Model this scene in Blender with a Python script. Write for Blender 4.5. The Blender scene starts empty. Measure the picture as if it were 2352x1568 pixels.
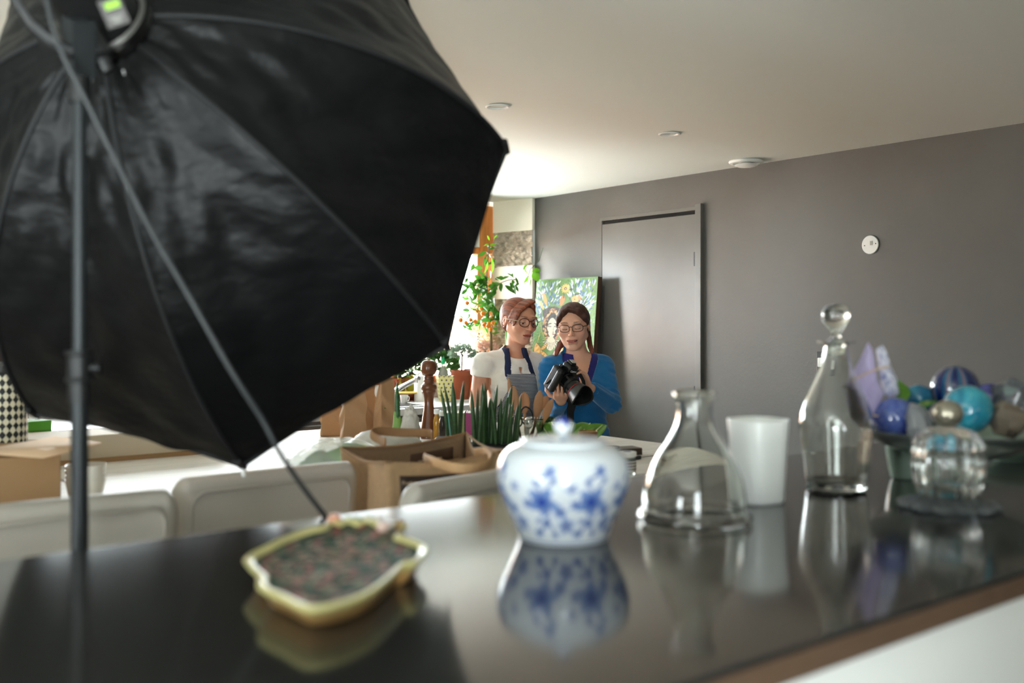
import bpy, math, random
import numpy as np
from mathutils import Vector, Matrix

sc = bpy.context.scene
COL = sc.collection
PI = math.pi

# ---------------------------------------------------------------- camera
F, CX, HY, HC = 2287.0, 1176.0, 745.0, 1.40
FW = Vector((0.6225, 0.7826, 0)).normalized()
RT = Vector((FW.y, -FW.x, 0))
CAM = Vector((0, 0, HC))
RZ = math.atan2(FW.y, FW.x) - PI / 2
cd = bpy.data.cameras.new('camera'); cam = bpy.data.objects.new('camera', cd); COL.objects.link(cam)
cam.location = CAM; cam.rotation_euler = (PI / 2, 0, RZ)
cd.sensor_width = 36; cd.lens = F / 2352 * 36
cd.shift_y = -(784 - HY) / 2352
cd.clip_start = 0.02
cd.dof.use_dof = True; cd.dof.focus_distance = 4.85; cd.dof.aperture_fstop = 2.2
sc.camera = cam

# ---------------------------------------------------------------- world, light, exposure
sc.view_settings.view_transform = 'Standard'; sc.view_settings.look = 'None'
sc.view_settings.gamma = 1; sc.view_settings.use_curve_mapping = False
sc.view_settings.exposure = 1.08
w = bpy.data.worlds.new('sky'); sc.world = w; w.use_nodes = True
bg = w.node_tree.nodes['Background']
bg.inputs[1].default_value = 7.0
_n = w.node_tree.nodes; _l = w.node_tree.links
_tc = _n.new('ShaderNodeTexCoord'); _sp = _n.new('ShaderNodeSeparateXYZ'); _l.new(_tc.outputs['Generated'], _sp.inputs[0])
_cr = _n.new('ShaderNodeValToRGB'); _mr = _n.new('ShaderNodeMapRange'); _mr.inputs['From Min'].default_value = -1; _l.new(_sp.outputs[2], _mr.inputs[0]); _l.new(_mr.outputs[0], _cr.inputs[0])
_e = _cr.color_ramp.elements; _e[0].position = .44; _e[0].color = (1.56, 1.72, 1.72, 1); _e[1].position = .52; _e[1].color = (.87, .98, 1.02, 1)   # extra glow added below the horizon to light the ceiling, overcast sky above
_l.new(_cr.outputs[0], bg.inputs[0])
_my = _n.new('ShaderNodeMapRange'); _my.inputs['From Min'].default_value = -.3; _my.inputs['From Max'].default_value = .5; _my.inputs['To Min'].default_value = 14.5; _my.inputs['To Max'].default_value = 16.5   # brighter sky on the side of the kitchen window
_l.new(_sp.outputs[1], _my.inputs[0]); _l.new(_my.outputs[0], bg.inputs[1])
cy = sc.cycles
cy.max_bounces = 14; cy.diffuse_bounces = 6; cy.glossy_bounces = 6; cy.transmission_bounces = 12; cy.transparent_max_bounces = 16
cy.caustics_reflective = False; cy.caustics_refractive = False
cy.use_denoising = True; cy.sample_clamp_indirect = 6.0

def portal(name, c, sx, sz, rot):
    l = bpy.data.lights.new(name, 'AREA'); l.shape = 'RECTANGLE'; l.size = sx; l.size_y = sz
    l.cycles.is_portal = True
    o = bpy.data.objects.new(name, l); COL.objects.link(o); o.location = c; o.rotation_euler = rot
    return o
X0, X1, Y0, Y1, ZC = -3.5, 4.66, -1.6, 6.0, 2.32
# window openings: (wall, a0, a1, z0, z1)
BACKWS = [(1.35, 2.95, 0.98, 1.94), (3.05, 4.60, 0.98, 1.98)]
LEFTW = [(-.1, 1.1, 0.4, 1.7)]
FRONTW = [(-1.85, -0.75, 0.1, 2.1)]
for a in BACKWS: portal('window_daylight', ((a[0] + a[1]) / 2, Y1 + 0.14, (a[2] + a[3]) / 2), a[1] - a[0], a[3] - a[2], (-PI / 2, 0, 0))
for a in LEFTW: portal('window_daylight', (X0 - 0.14, (a[0] + a[1]) / 2, (a[2] + a[3]) / 2), a[3] - a[2], a[1] - a[0], (0, -PI / 2, 0))
for a in FRONTW: portal('window_daylight', ((a[0] + a[1]) / 2, Y0 - 0.14, (a[2] + a[3]) / 2), a[1] - a[0], a[3] - a[2], (PI / 2, 0, 0))

# ---------------------------------------------------------------- pixel helpers (only to find where things stand)
def at(px, py, d): return CAM + FW * d + RT * ((px - CX) / F * d) + Vector((0, 0, (HY - py) / F * d))
def onz(px, py, z): return at(px, py, (HC - z) * F / (py - HY))
def onx(px, py, X): return at(px, py, X / (FW.x + RT.x * (px - CX) / F))
def ony(px, py, Y): return at(px, py, Y / (FW.y + RT.y * (px - CX) / F))
def ground(px, d, z=0.0):
    p = at(px, HY, d); p.z = z; return p

# ---------------------------------------------------------------- materials
def lin(c):
    out = []
    for v in c:
        v = v / 255.0
        out.append(v / 12.92 if v <= 0.04045 else ((v + 0.055) / 1.055) ** 2.4)
    return tuple(out)
def pm(name, col=(128, 128, 128), rough=0.5, metal=0.0, var=None, bump=None, trans=0.0, ior=1.45, attr=False, coat=0.0, sheen=0.0, sss=0.0, spec=None, alpha=None, stretch=(1, 1, 1)):
    """var=(scale, amount) lightness variation; bump=(scale, strength[, detail])"""
    m = bpy.data.materials.new(name); m.use_nodes = True
    nt = m.node_tree; b = nt.nodes['Principled BSDF']; L = nt.links
    c = lin(col)
    b.inputs['Base Color'].default_value = (*c, 1)
    b.inputs['Roughness'].default_value = rough; b.inputs['Metallic'].default_value = metal
    b.inputs['Transmission Weight'].default_value = trans; b.inputs['IOR'].default_value = ior
    b.inputs['Coat Weight'].default_value = coat
    if sheen: b.inputs['Sheen Weight'].default_value = sheen
    if spec is not None: b.inputs['Specular IOR Level'].default_value = spec
    if sss:
        b.inputs['Subsurface Weight'].default_value = sss; b.inputs['Subsurface Radius'].default_value = (0.01, 0.004, 0.002); b.inputs['Subsurface Scale'].default_value = 1.0
    if alpha is not None: b.inputs['Alpha'].default_value = alpha
    tc = None
    if var or bump:
        tc = nt.nodes.new('ShaderNodeTexCoord'); mp = nt.nodes.new('ShaderNodeMapping'); L.new(tc.outputs['Object'], mp.inputs[0]); mp.inputs['Scale'].default_value = stretch
    src = None
    if attr:
        a = nt.nodes.new('ShaderNodeAttribute'); a.attribute_name = 'Col'; src = a.outputs['Color']; L.new(src, b.inputs['Base Color'])
    if var:
        n = nt.nodes.new('ShaderNodeTexNoise'); n.inputs['Scale'].default_value = var[0]; n.inputs['Detail'].default_value = 6; L.new(mp.outputs[0], n.inputs['Vector'])
        r = nt.nodes.new('ShaderNodeMapRange'); r.inputs['From Min'].default_value = 0.3; r.inputs['From Max'].default_value = 0.7
        r.inputs['To Min'].default_value = 1 - var[1]; r.inputs['To Max'].default_value = 1 + var[1]; L.new(n.outputs[0], r.inputs[0])
        mx = nt.nodes.new('ShaderNodeVectorMath'); mx.operation = 'SCALE'
        if src: L.new(src, mx.inputs[0])
        else: mx.inputs[0].default_value = c
        L.new(r.outputs[0], mx.inputs['Scale']); L.new(mx.outputs[0], b.inputs['Base Color'])
    if bump:
        n = nt.nodes.new('ShaderNodeTexNoise'); n.inputs['Scale'].default_value = bump[0]; n.inputs['Detail'].default_value = bump[2] if len(bump) > 2 else 3; L.new(mp.outputs[0], n.inputs['Vector'])
        bn = nt.nodes.new('ShaderNodeBump'); bn.inputs['Strength'].default_value = bump[1]; bn.inputs['Distance'].default_value = 0.01
        L.new(n.outputs[0], bn.inputs['Height']); L.new(bn.outputs[0], b.inputs['Normal'])
    return m
def pane_mat(name, tint=(1, 1, 1), refl=1.0):
    """clear sheet: transparent with a fresnel reflection"""
    m = bpy.data.materials.new(name); m.use_nodes = True; nt = m.node_tree
    for n in list(nt.nodes):
        if n.type != 'OUTPUT_MATERIAL': nt.nodes.remove(n)
    out = [n for n in nt.nodes if n.type == 'OUTPUT_MATERIAL'][0]
    t = nt.nodes.new('ShaderNodeBsdfTransparent'); t.inputs[0].default_value = (*tint, 1)
    g = nt.nodes.new('ShaderNodeBsdfGlossy'); g.inputs['Roughness'].default_value = 0.02
    f = nt.nodes.new('ShaderNodeFresnel'); f.inputs[0].default_value = 1.3
    mx = nt.nodes.new('ShaderNodeMixShader'); L = nt.links
    L.new(f.outputs[0], mx.inputs[0]); L.new(t.outputs[0], mx.inputs[1]); L.new(g.outputs[0], mx.inputs[2]); L.new(mx.outputs[0], out.inputs[0])
    return m
MATS = {}
def M(name, *a, **k):
    if name not in MATS: MATS[name] = pm(name, *a, **k)
    return MATS[name]

# ---------------------------------------------------------------- mesh building
class MB:
    def __init__(s): s.v = []; s.f = []; s.wn = False
    def add(s, vs, fs, T=None):
        n = len(s.v)
        if T is not None: vs = [T @ Vector(v) for v in vs]
        s.v += [tuple(v) for v in vs]; s.f += [tuple(i + n for i in f) for f in fs]
        return s
    def box(s, c, size, T=None, rz=0.0, bev=0.0):
        hx, hy, hz = size[0] / 2, size[1] / 2, size[2] / 2
        if bev <= 0:
            vs = [(x, y, z) for z in (-hz, hz) for y in (-hy, hy) for x in (-hx, hx)]
            fs = [(0, 2, 3, 1), (4, 5, 7, 6), (0, 1, 5, 4), (2, 6, 7, 3), (0, 4, 6, 2), (1, 3, 7, 5)]
        else:
            vs, fs = rbox(hx, hy, hz, min(bev, hx * .99, hy * .99, hz * .99)); s.wn = True
        R = Matrix.Translation(Vector(c)) @ Matrix.Rotation(rz, 4, 'Z')
        if T is not None: R = T @ R
        return s.add(vs, fs, R)
    def tube(s, pts, r, seg=10, T=None, cap=True, closed=False, flat=None):
        pts = [Vector(p) for p in pts]; n = len(pts)
        rs = [r] * n if isinstance(r, (int, float)) else list(r)
        vs = []; up = None; fr = []
        for i, p in enumerate(pts):
            if closed: t = (pts[(i + 1) % n] - pts[i - 1]).normalized()
            else: t = (pts[min(i + 1, n - 1)] - pts[max(i - 1, 0)]).normalized()
            if up is None:
                up = t.orthogonal().normalized() if flat is None else (Vector(flat) - t * Vector(flat).dot(t)).normalized()
            else:
                up = up - t * up.dot(t); up = up.normalized() if up.length > 1e-6 else t.orthogonal().normalized()
            sd = t.cross(up)
            for k in range(seg):
                a = 2 * PI * k / seg
                rr = rs[i]
                if isinstance(rr, (tuple, list)): q = up * (math.cos(a) * rr[0]) + sd * (math.sin(a) * rr[1])
                else: q = (up * math.cos(a) + sd * math.sin(a)) * rr
                vs.append(p + q)
        fs = []
        m = n if closed else n - 1
        for i in range(m):
            j = (i + 1) % n
            for k in range(seg):
                k2 = (k + 1) % seg
                fs.append((i * seg + k, i * seg + k2, j * seg + k2, j * seg + k))
        if cap and not closed:
            fs.append(tuple(range(seg))[::-1]); fs.append(tuple((n - 1) * seg + k for k in range(seg)))
        return s.add(vs, fs, T)
    def lathe(s, prof, seg=32, c=(0, 0, 0), T=None, mod=None):
        """prof list of (r, z); mod(a, r, z)->r"""
        vs = []; fs = []; idx = []
        for r, z in prof:
            if r < 1e-6: idx.append([len(vs)]); vs.append((0, 0, z))
            else:
                row = []
                for k in range(seg):
                    a = 2 * PI * k / seg; rr = mod(a, r, z) if mod else r
                    row.append(len(vs)); vs.append((rr * math.cos(a), rr * math.sin(a), z))
                idx.append(row)
        for i in range(len(prof) - 1):
            A, B = idx[i], idx[i + 1]
            if len(A) == 1 and len(B) == 1: continue
            for k in range(seg):
                k2 = (k + 1) % seg
                if len(A) == 1: fs.append((A[0], B[k2], B[k]))
                elif len(B) == 1: fs.append((A[k], A[k2], B[0]))
                else: fs.append((A[k], A[k2], B[k2], B[k]))
        R = Matrix.Translation(Vector(c))
        if T is not None: R = T @ R
        return s.add(vs, fs, R)
    def ball(s, c, r, seg=20, rings=12, T=None, jitter=0, rng=None):
        if isinstance(r, (int, float)): r = (r, r, r)
        vs = [(0, 0, -r[2])]; fs = []
        for i in range(1, rings):
            t = PI * i / rings - PI / 2
            for k in range(seg):
                a = 2 * PI * k / seg; j = 1 + (rng.uniform(-jitter, jitter) if rng else 0)
                vs.append((r[0] * math.cos(t) * math.cos(a) * j, r[1] * math.cos(t) * math.sin(a) * j, r[2] * math.sin(t) * j))
        vs.append((0, 0, r[2])); n = len(vs) - 1
        for k in range(seg):
            k2 = (k + 1) % seg
            fs.append((0, 1 + k2, 1 + k)); fs.append((n, n - seg + k, n - seg + k2))
            for i in range(rings - 2):
                a = 1 + i * seg; fs.append((a + k, a + k2, a + seg + k2, a + seg + k))
        R = Matrix.Translation(Vector(c))
        if T is not None: R = T @ R
        return s.add(vs, fs, R)
    def prism(s, poly, z0, z1, T=None):
        n = len(poly)
        vs = [(p[0], p[1], z0) for p in poly] + [(p[0], p[1], z1) for p in poly]
        fs = [tuple(range(n))[::-1], tuple(range(n, 2 * n))] + [(i, (i + 1) % n, n + (i + 1) % n, n + i) for i in range(n)]
        return s.add(vs, fs, T)
    def grid(s, fn, nu, nv, T=None, closeu=False):
        vs = [fn(i / (nu if closeu else nu - 1), j / (nv - 1)) for j in range(nv) for i in range(nu)]
        fs = []
        for j in range(nv - 1):
            for i in range(nu if closeu else nu - 1):
                i2 = (i + 1) % nu
                fs.append((j * nu + i, j * nu + i2, (j + 1) * nu + i2, (j + 1) * nu + i))
        return s.add(vs, fs, T)
    def build(s, name, mat, parent=None, world=False, loc=None, rot=None, smooth=35, solid=0.0, sub=0, colfn=None, recalc=False):
        me = bpy.data.meshes.new(name)
        vs = s.v
        if world and parent is not None:
            off = parent.location; vs = [(v[0] - off[0], v[1] - off[1], v[2] - off[2]) for v in vs]
        me.from_pydata(vs, [], s.f); me.update()
        if recalc:
            import bmesh
            b = bmesh.new(); b.from_mesh(me); bmesh.ops.recalc_face_normals(b, faces=b.faces); b.to_mesh(me); b.free()
        o = finish(name, me, mat, parent, loc, rot, smooth, solid, sub, colfn)
        if s.wn and not sub: md = o.modifiers.new('normals', 'WEIGHTED_NORMAL'); md.keep_sharp = True; md.weight = 90
        return o
def finish(name, me, mat, parent=None, loc=None, rot=None, smooth=35, solid=0.0, sub=0, colfn=None):
    me.materials.append(mat)
    if smooth is not None:
        me.polygons.foreach_set('use_smooth', [True] * len(me.polygons))
        if smooth < 180: me.set_sharp_from_angle(angle=math.radians(smooth))
    if colfn is not None:
        n = len(me.vertices); co = np.empty(n * 3, np.float32); me.vertices.foreach_get('co', co); co = co.reshape(n, 3)
        c = np.ones((n, 4), np.float32); c[:, :3] = colfn(co)
        at_ = me.color_attributes.new('Col', 'FLOAT_COLOR', 'POINT'); at_.data.foreach_set('color', c.ravel())
    o = bpy.data.objects.new(name, me); COL.objects.link(o)
    if parent is not None: o.parent = parent
    if loc is not None: o.location = loc
    if rot is not None: o.rotation_euler = rot
    if solid: md = o.modifiers.new('solid', 'SOLIDIFY'); md.thickness = solid; md.offset = 0
    if sub: md = o.modifiers.new('sub', 'SUBSURF'); md.levels = sub; md.render_levels = sub
    return o
def rbox(hx, hy, hz, r, n=3):
    """rounded box from a cube sphere"""
    m = 2 * n
    vs = {}; V = []; fs = []
    def co(i, h):
        return (-h + r, -1 + i / n) if i < n else ((h - r, (i - n) / n) if i > n else (0, 0))
    ax = lambda i, h: (-(h - r) if i <= n - 1 or False else (h - r))
    def vert(i, j, k):
        key = (i, j, k)
        if key not in vs:
            def comp(t, h):
                # t in 0..2n+1: first half belongs to the low corner, second half to the high corner
                if t <= n: return -(h - r), -1 + t / n
                return (h - r), (t - n - 1) / n
            cx, ux = comp(i, hx); cy_, uy = comp(j, hy); cz, uz = comp(k, hz)
            u = Vector((ux, uy, uz))
            if u.length < 1e-9: u = Vector((0, 0, 0))
            else: u.normalize()
            vs[key] = len(V); V.append((cx + u.x * r, cy_ + u.y * r, cz + u.z * r))
        return vs[key]
    m = 2 * n + 1
    for a in range(m):
        for b in range(m):
            fs.append((vert(a, b, 0), vert(a, b + 1, 0), vert(a + 1, b + 1, 0), vert(a + 1, b, 0)))
            fs.append((vert(a, b, m), vert(a + 1, b, m), vert(a + 1, b + 1, m), vert(a, b + 1, m)))
            fs.append((vert(a, 0, b), vert(a + 1, 0, b), vert(a + 1, 0, b + 1), vert(a, 0, b + 1)))
            fs.append((vert(a, m, b), vert(a, m, b + 1), vert(a + 1, m, b + 1), vert(a + 1, m, b)))
            fs.append((vert(0, a, b), vert(0, a, b + 1), vert(0, a + 1, b + 1), vert(0, a + 1, b)))
            fs.append((vert(m, a, b), vert(m, a + 1, b), vert(m, a + 1, b + 1), vert(m, a, b + 1)))
    return V, fs

def tag(o, label, cat, group=None, kind=None):
    if label: o['label'] = label
    if cat: o['category'] = cat
    if group: o['group'] = group
    if kind: o['kind'] = kind
    return o
def thing(name, label, cat, loc=(0, 0, 0), rz=0.0, group=None):
    o = bpy.data.objects.new(name, None); COL.objects.link(o); o.location = loc; o.rotation_euler = (0, 0, rz)
    o.empty_display_size = 0.1
    return tag(o, label, cat, group)
def struct(name, mb, mat, **k):
    o = mb.build(name, mat, **k); o['kind'] = 'structure'; return o
def copy_tree(o, parent=None):
    c = o.copy(); COL.objects.link(c); c.parent = parent
    for ch in list(o.children): copy_tree(ch, c)
    return c
def spline(pts, n=8):
    """Catmull-Rom through points"""
    P = [Vector(p) for p in pts]; out = []
    for i in range(len(P) - 1):
        p0, p1, p2, p3 = P[max(i - 1, 0)], P[i], P[i + 1], P[min(i + 2, len(P) - 1)]
        for k in range(n):
            t = k / n
            out.append(0.5 * ((2 * p1) + (p2 - p0) * t + (2 * p0 - 5 * p1 + 4 * p2 - p3) * t * t + (3 * p1 - p0 - 3 * p2 + p3) * t ** 3))
    out.append(P[-1]); return out
def frame_to(origin, zdir, xhint=(0, 0, 1)):
    z = Vector(zdir).normalized(); x = Vector(xhint); x = (x - z * x.dot(z)).normalized(); y = z.cross(x)
    m = Matrix((x, y, z)).transposed().to_4x4(); m.translation = Vector(origin); return m

# ---------------------------------------------------------------- shared materials
m_ceil = pm('ceiling paint', (226, 227, 219), 0.85)
m_grey = pm('grey wall paint', (96, 94, 90), 0.5, var=(3, 0.04), bump=(60, 0.08), spec=.5)
m_white = pm('white paint', (242, 242, 238), 0.6)
m_door = pm('grey door paint', (108, 106, 102), 0.30, var=(5, 0.06), bump=(25, 0.06))
m_far = pm('taupe wall paint', (150, 146, 138), 0.8)
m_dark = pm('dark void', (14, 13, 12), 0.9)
m_floor = pm('pale stone floor', (150, 147, 138), 0.45, var=(6, 0.2), stretch=(1, 8, 1))
m_glass = pm('clear glass', (250, 252, 248), 0.0, trans=1.0, ior=1.48)
m_glassg = pm('greenish glass', (228, 240, 234), 0.03, trans=.85, ior=1.5)
m_pane = pane_mat('window glass')
m_chrome = pm('chrome', (215, 215, 215), 0.15, 1.0)
m_steel = pm('brushed steel', (180, 180, 178), 0.35, 1.0)
m_blackpl = pm('black plastic', (22, 22, 23), 0.45)
m_blackmat = pm('matt black metal', (40, 43, 45), 0.4, 0.3)
m_attr = pm('painted pattern', attr=True, rough=0.5)
m_attrgloss = pm('glazed pattern', attr=True, rough=0.3, coat=0.1)

# ---------------------------------------------------------------- the room
struct('floor', MB().box(((X0 + X1) / 2, (Y0 + Y1) / 2, -0.05), (X1 - X0 + .6, Y1 - Y0 + .8, 0.1)), m_floor)
struct('ceiling', MB().box(((X0 + X1) / 2, (Y0 + Y1) / 2, ZC + 0.06), (X1 - X0 + .6, Y1 - Y0 + .8, 0.12)), m_ceil)
def wallx(xa, xb, ya, yb, holes):   # a wall slab spanning y with holes (y0,y1,z0,z1)
    mb = MB(); y = ya
    for (h0, h1, z0, z1) in sorted(holes):
        mb.box(((xa + xb) / 2, (y + h0) / 2, ZC / 2), (xb - xa, h0 - y, ZC))
        if z0 > 0: mb.box(((xa + xb) / 2, (h0 + h1) / 2, z0 / 2), (xb - xa, h1 - h0, z0))
        mb.box(((xa + xb) / 2, (h0 + h1) / 2, (z1 + ZC) / 2), (xb - xa, h1 - h0, ZC - z1)); y = h1
    mb.box(((xa + xb) / 2, (y + yb) / 2, ZC / 2), (xb - xa, yb - y, ZC)); return mb
def wally(ya, yb, xa, xb, holes):
    mb = MB(); x = xa
    for (h0, h1, z0, z1) in sorted(holes):
        mb.box(((x + h0) / 2, (ya + yb) / 2, ZC / 2), (h0 - x, yb - ya, ZC))
        if z0 > 0: mb.box(((h0 + h1) / 2, (ya + yb) / 2, z0 / 2), (h1 - h0, yb - ya, z0))
        mb.box(((h0 + h1) / 2, (ya + yb) / 2, (z1 + ZC) / 2), (h1 - h0, yb - ya, ZC - z1)); x = h1
    mb.box(((x + xb) / 2, (ya + yb) / 2, ZC / 2), (xb - x, yb - ya, ZC)); return mb
DY0, DY1, DZ = 4.015, 4.885, 2.105     # door opening
struct('wall_right', wallx(X1, X1 + 0.12, Y0, 5.59, [(DY0, DY1, 0, DZ)]), m_grey)
struct('wall_left', wallx(X0 - 0.12, X0, Y0, Y1 + .12, LEFTW), m_far)
struct('wall_front', wally(Y0 - 0.12, Y0, X0 - .12, X1 + .12, FRONTW), m_far)
struct('wall_back', wally(Y1, Y1 + 0.12, X0, X1 + .12, BACKWS), m_white)
# added black box behind the door, so the slot above it reads dark
struct('wall_dark_backing', MB().box((X1 + 0.75, (DY0 + DY1) / 2, ZC / 2), (0.04, 1.2, ZC)).box((X1 + 0.44, DY0 - .13, ZC / 2), (0.62, .04, ZC)).box((X1 + 0.44, DY1 + .13, ZC / 2), (0.62, .04, ZC)), m_dark)
# door leaf, head strip, raised jamb
d1 = struct('door_1', MB().box((X1 + 0.02, (DY0 + .045 + DY1 - .004) / 2, 2.076 / 2), (0.04, DY1 - DY0 - .049, 2.072), bev=.002), m_door)
hg = MB().box((X1 - 0.004, 4.052, 1.8), (0.014, 0.030, 0.085), bev=.003).tube([(X1 - .012, 4.045, 1.757), (X1 - .012, 4.045, 1.843)], .006).build('hinge', m_blackpl, d1)
MB().tube([(X1 - .012, 4.045, .98), (X1 - .012, 4.045, 1.03)], .006).box((X1 - 0.004, 4.052, 1.0), (0.012, 0.026, 0.05), bev=.003).build('hinge', m_blackpl, d1)
struct('trim_1', MB().box((X1 + .008, (DY0 + DY1) / 2 + .01, 2.109), (0.02, DY1 - DY0 + .012, 0.022), bev=.001), m_door)
struct('gap_shade_strip', MB().box((X1 + .020, (DY0 + DY1) / 2 + .02, 2.087), (0.02, DY1 - DY0 - .05, 0.0235)), m_dark)  # black strip standing in for the shade in the gap over the door
struct('trim_2', MB().box((X1 - .002, 4.018, 1.066), (0.05, 0.046, 2.132), bev=.003), m_door)

# pier between the grey wall and the window: cream boards over bare stone, slightly splayed
PA, PB = Vector((4.650, 5.59, 0)), Vector((4.585, 5.96, 0))
pdir = (PB - PA).normalized(); pn = Vector((-pdir.y, pdir.x, 0))
if pn.x > 0: pn = -pn
rng = np.random.default_rng(4)
def stone_mesh(z0, z1):
    mb = MB(); nu, nv = 70, int((z1 - z0) / .0055)
    # irregular stones from a jittered voronoi
    r2 = np.random.default_rng(9)
    pts = r2.uniform((0, z0 - .1), (.42, z1 + .1), (int((z1 - z0 + .2) * .42 * 900), 2)); hs = r2.uniform(-.008, .016, len(pts))
    def fn(u, v):
        s_ = u * .385; z = z0 + v * (z1 - z0)
        d = np.hypot((pts[:, 0] - s_) * .55, (pts[:, 1] - z)); o = np.argsort(d)[:2]
        e = min((d[o[1]] - d[o[0]]) / .008, 1.0)
        h = hs[o[0]] * e - .012 * (1 - e) + .003 * math.sin(z * 300 + s_ * 90)
        p = PA + pdir * s_ + pn * (.018 + h); return (p.x, p.y, z)
    return mb.grid(fn, nu, nv)
def stone_col(co):
    r = np.random.default_rng(2); n = len(co)
    a = np.sin(co[:, 2] * 41 + np.sin(co[:, 1] * 37) * 3) * .5 + np.sin(co[:, 1] * 63 + co[:, 2] * 90) * .5
    t = np.clip(.5 + .3 * a + r.normal(0, .08, n), 0, 1)[:, None]
    return np.array(lin((138, 126, 112))) * (1 - t) + np.array(lin((214, 202, 184))) * t
m_stone = pm('rough stone', attr=True, rough=0.9, bump=(60, 0.9, 8))
struct('wall_pier', MB().add([(*PA.xy, 0), (*PB.xy, 0), (X1 + .12, 5.96, 0), (X1 + .12, 5.59, 0), (*PA.xy, ZC), (*PB.xy, ZC), (X1 + .12, 5.96, ZC), (X1 + .12, 5.59, ZC)],
       [(0, 1, 5, 4), (1, 2, 6, 5), (3, 0, 4, 7), (2, 3, 7, 6), (4, 5, 6, 7)]), m_white)
struct('trim_3', stone_mesh(1.825, 2.095), m_stone, colfn=stone_col, smooth=180)
struct('trim_4', stone_mesh(.88, 1.60), m_stone, colfn=stone_col, smooth=180)
m_cream = pm('cream board', (236, 230, 212), 0.7, bump=(30, .05))
def board(z0, z1):
    a = PA + pn * .004 - pdir * .012; b_ = PB + pn * .004; mb = MB()
    q = [(a + pn * .0).xy, (b_ + pn * .0).xy, (b_ + pn * .028).xy, (a + pn * .028).xy]
    return mb.prism([(v.x, v.y) for v in q], z0, z1)
struct('trim_5', board(2.088, ZC), m_cream, recalc=True)
struct('trim_6', board(1.590, 1.832), m_cream, recalc=True)

# windows
m_pine = pm('orange pine', (190, 118, 52), 0.5, var=(8, .18), stretch=(8, 8, .6))
def window(name, a0, a1, z0, z1, plane, axis, posts, mat):
    mb = MB(); t = .07; c = plane + .05
    def bx(u0, u1, w0, w1):
        if axis == 'y': mb.box(((u0 + u1) / 2, c, (w0 + w1) / 2), (u1 - u0, .07, w1 - w0), bev=.004)
        else: mb.box((c - .1, (u0 + u1) / 2, (w0 + w1) / 2), (.07, u1 - u0, w1 - w0), bev=.004)
    bx(a0, a1, z0, z0 + .05); bx(a0, a1, z1 - .05, z1)
    for p, wd in posts: bx(p - wd / 2, p + wd / 2, z0 + .05, z1 - .05)
    o = struct(name, mb, mat)
    g = MB()
    if axis == 'y': g.box(((a0 + a1) / 2, c, (z0 + z1) / 2), (a1 - a0 - .02, .006, z1 - z0 - .02))
    else: g.box((c - .1, (a0 + a1) / 2, (z0 + z1) / 2), (.006, a1 - a0 - .02, z1 - z0 - .02))
    g.build('pane', m_pane, o); return o
window('window_1', *BACKWS[1], Y1 - .0, 'y', [(3.09, .08), (3.75, .05), (4.525, .14)], m_pine)
window('window_2', *BACKWS[0], Y1 - .0, 'y', [(1.39, .08), (2.15, .07), (2.91, .07)], m_pine)
window('window_3', *FRONTW[0], Y0 - .12, 'y', [(-1.76, .07), (-1.3, .05), (-.84, .07)], m_white)
window('window_4', *LEFTW[0], X0, 'x', [(-.06, .07), (.5, .05), (1.06, .07)], m_white)
struct('trim_7', MB().box((4.525, Y1 - .012, 2.11), (.125, .03, .36), bev=.004), m_pine)
# terrace parapet beyond the window
struct('wall_terrace', MB().box((3.6, 9.2, .55), (9, .25, 1.75)).box((3.6, 9.2, 1.46), (9, .35, .06)), pm('salmon brick', (226, 190, 170), .9, var=(14, .15)))

# ---------------------------------------------------------------- ceiling and wall fittings
def downlight(px, py, label):
    p = onz(px, py, ZC); t = thing('ceiling_downlight', label, 'downlight', (p.x, p.y, ZC), group='recessed ceiling lights')
    MB().lathe([(.038, -.001), (.048, -.001), (.052, -.003), (.052, -.006), (.047, -.008), (.041, -.006), (.038, -.001)], 40).build('trim_ring', m_white, t)
    MB().lathe([(0.0001, .028), (.026, .028), (.041, -.004)][::-1], 40).build('reflector', m_ceil, t)
    MB().lathe([(0, .012), (.02, .012), (.022, .02), (0, .02)], 24).build('lamp', pm('frosted lamp', (240, 238, 230), .3), t)
downlight(1143, 243, 'white recessed ceiling light beside the black umbrella softbox')
downlight(1537, 306, 'white recessed ceiling light between the door and the middle of the ceiling')
p = onz(1714, 381, ZC - .03); t = thing('ceiling_vent', 'round white air vent on the ceiling close to the grey wall', 'vent', (p.x, p.y, ZC))
MB().lathe([(0, -.002), (.095, -.002), (.098, -.008), (.092, -.016), (.075, -.018), (.073, -.010), (0, -.010)], 48).build('outer_ring', m_white, t)
MB().lathe([(0, -.014), (.030, -.014), (.062, -.024), (.064, -.029), (.05, -.034), (0, -.036)], 48).build('centre_disc', m_white, t)
p = onx(2000, 562, X1); t = thing('wall_cover_plate', 'round white blank cover plate on the grey wall', 'cover plate', (X1, p.y, p.z))
Rm = Matrix.Rotation(-PI / 2, 4, 'Y')
MB().lathe([(0, 0), (.047, 0), (.049, .004), (.046, .008), (0, .009)], 48, T=Rm).build('plate', m_white, t)
MB().box((-.0095, -.008, .008), (.001, .014, .022), rz=0).build('sticker', pm('sticker grey', (168, 168, 160), .6), t)
for q_ in ((-.009, .030, -.003), (-.009, -.033, .004)): MB().ball(q_, (.002, .003, .003), 10, 6).build('screw', M('screw', (90, 90, 86), .4, .8), t)
p = onx(1893, 832, X1); t = thing('wall_socket', 'black wall socket plate with a white insert behind the stoppered decanter', 'wall socket', (X1, p.y, p.z))
MB().box((-.005, 0, 0), (.01, .085, .115), bev=.004).build('plate', pm('socket black', (38, 36, 34), .35), t)
MB().box((-.012, .01, .0), (.01, .045, .05), bev=.006).build('socket_insert', m_white, t)

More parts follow.
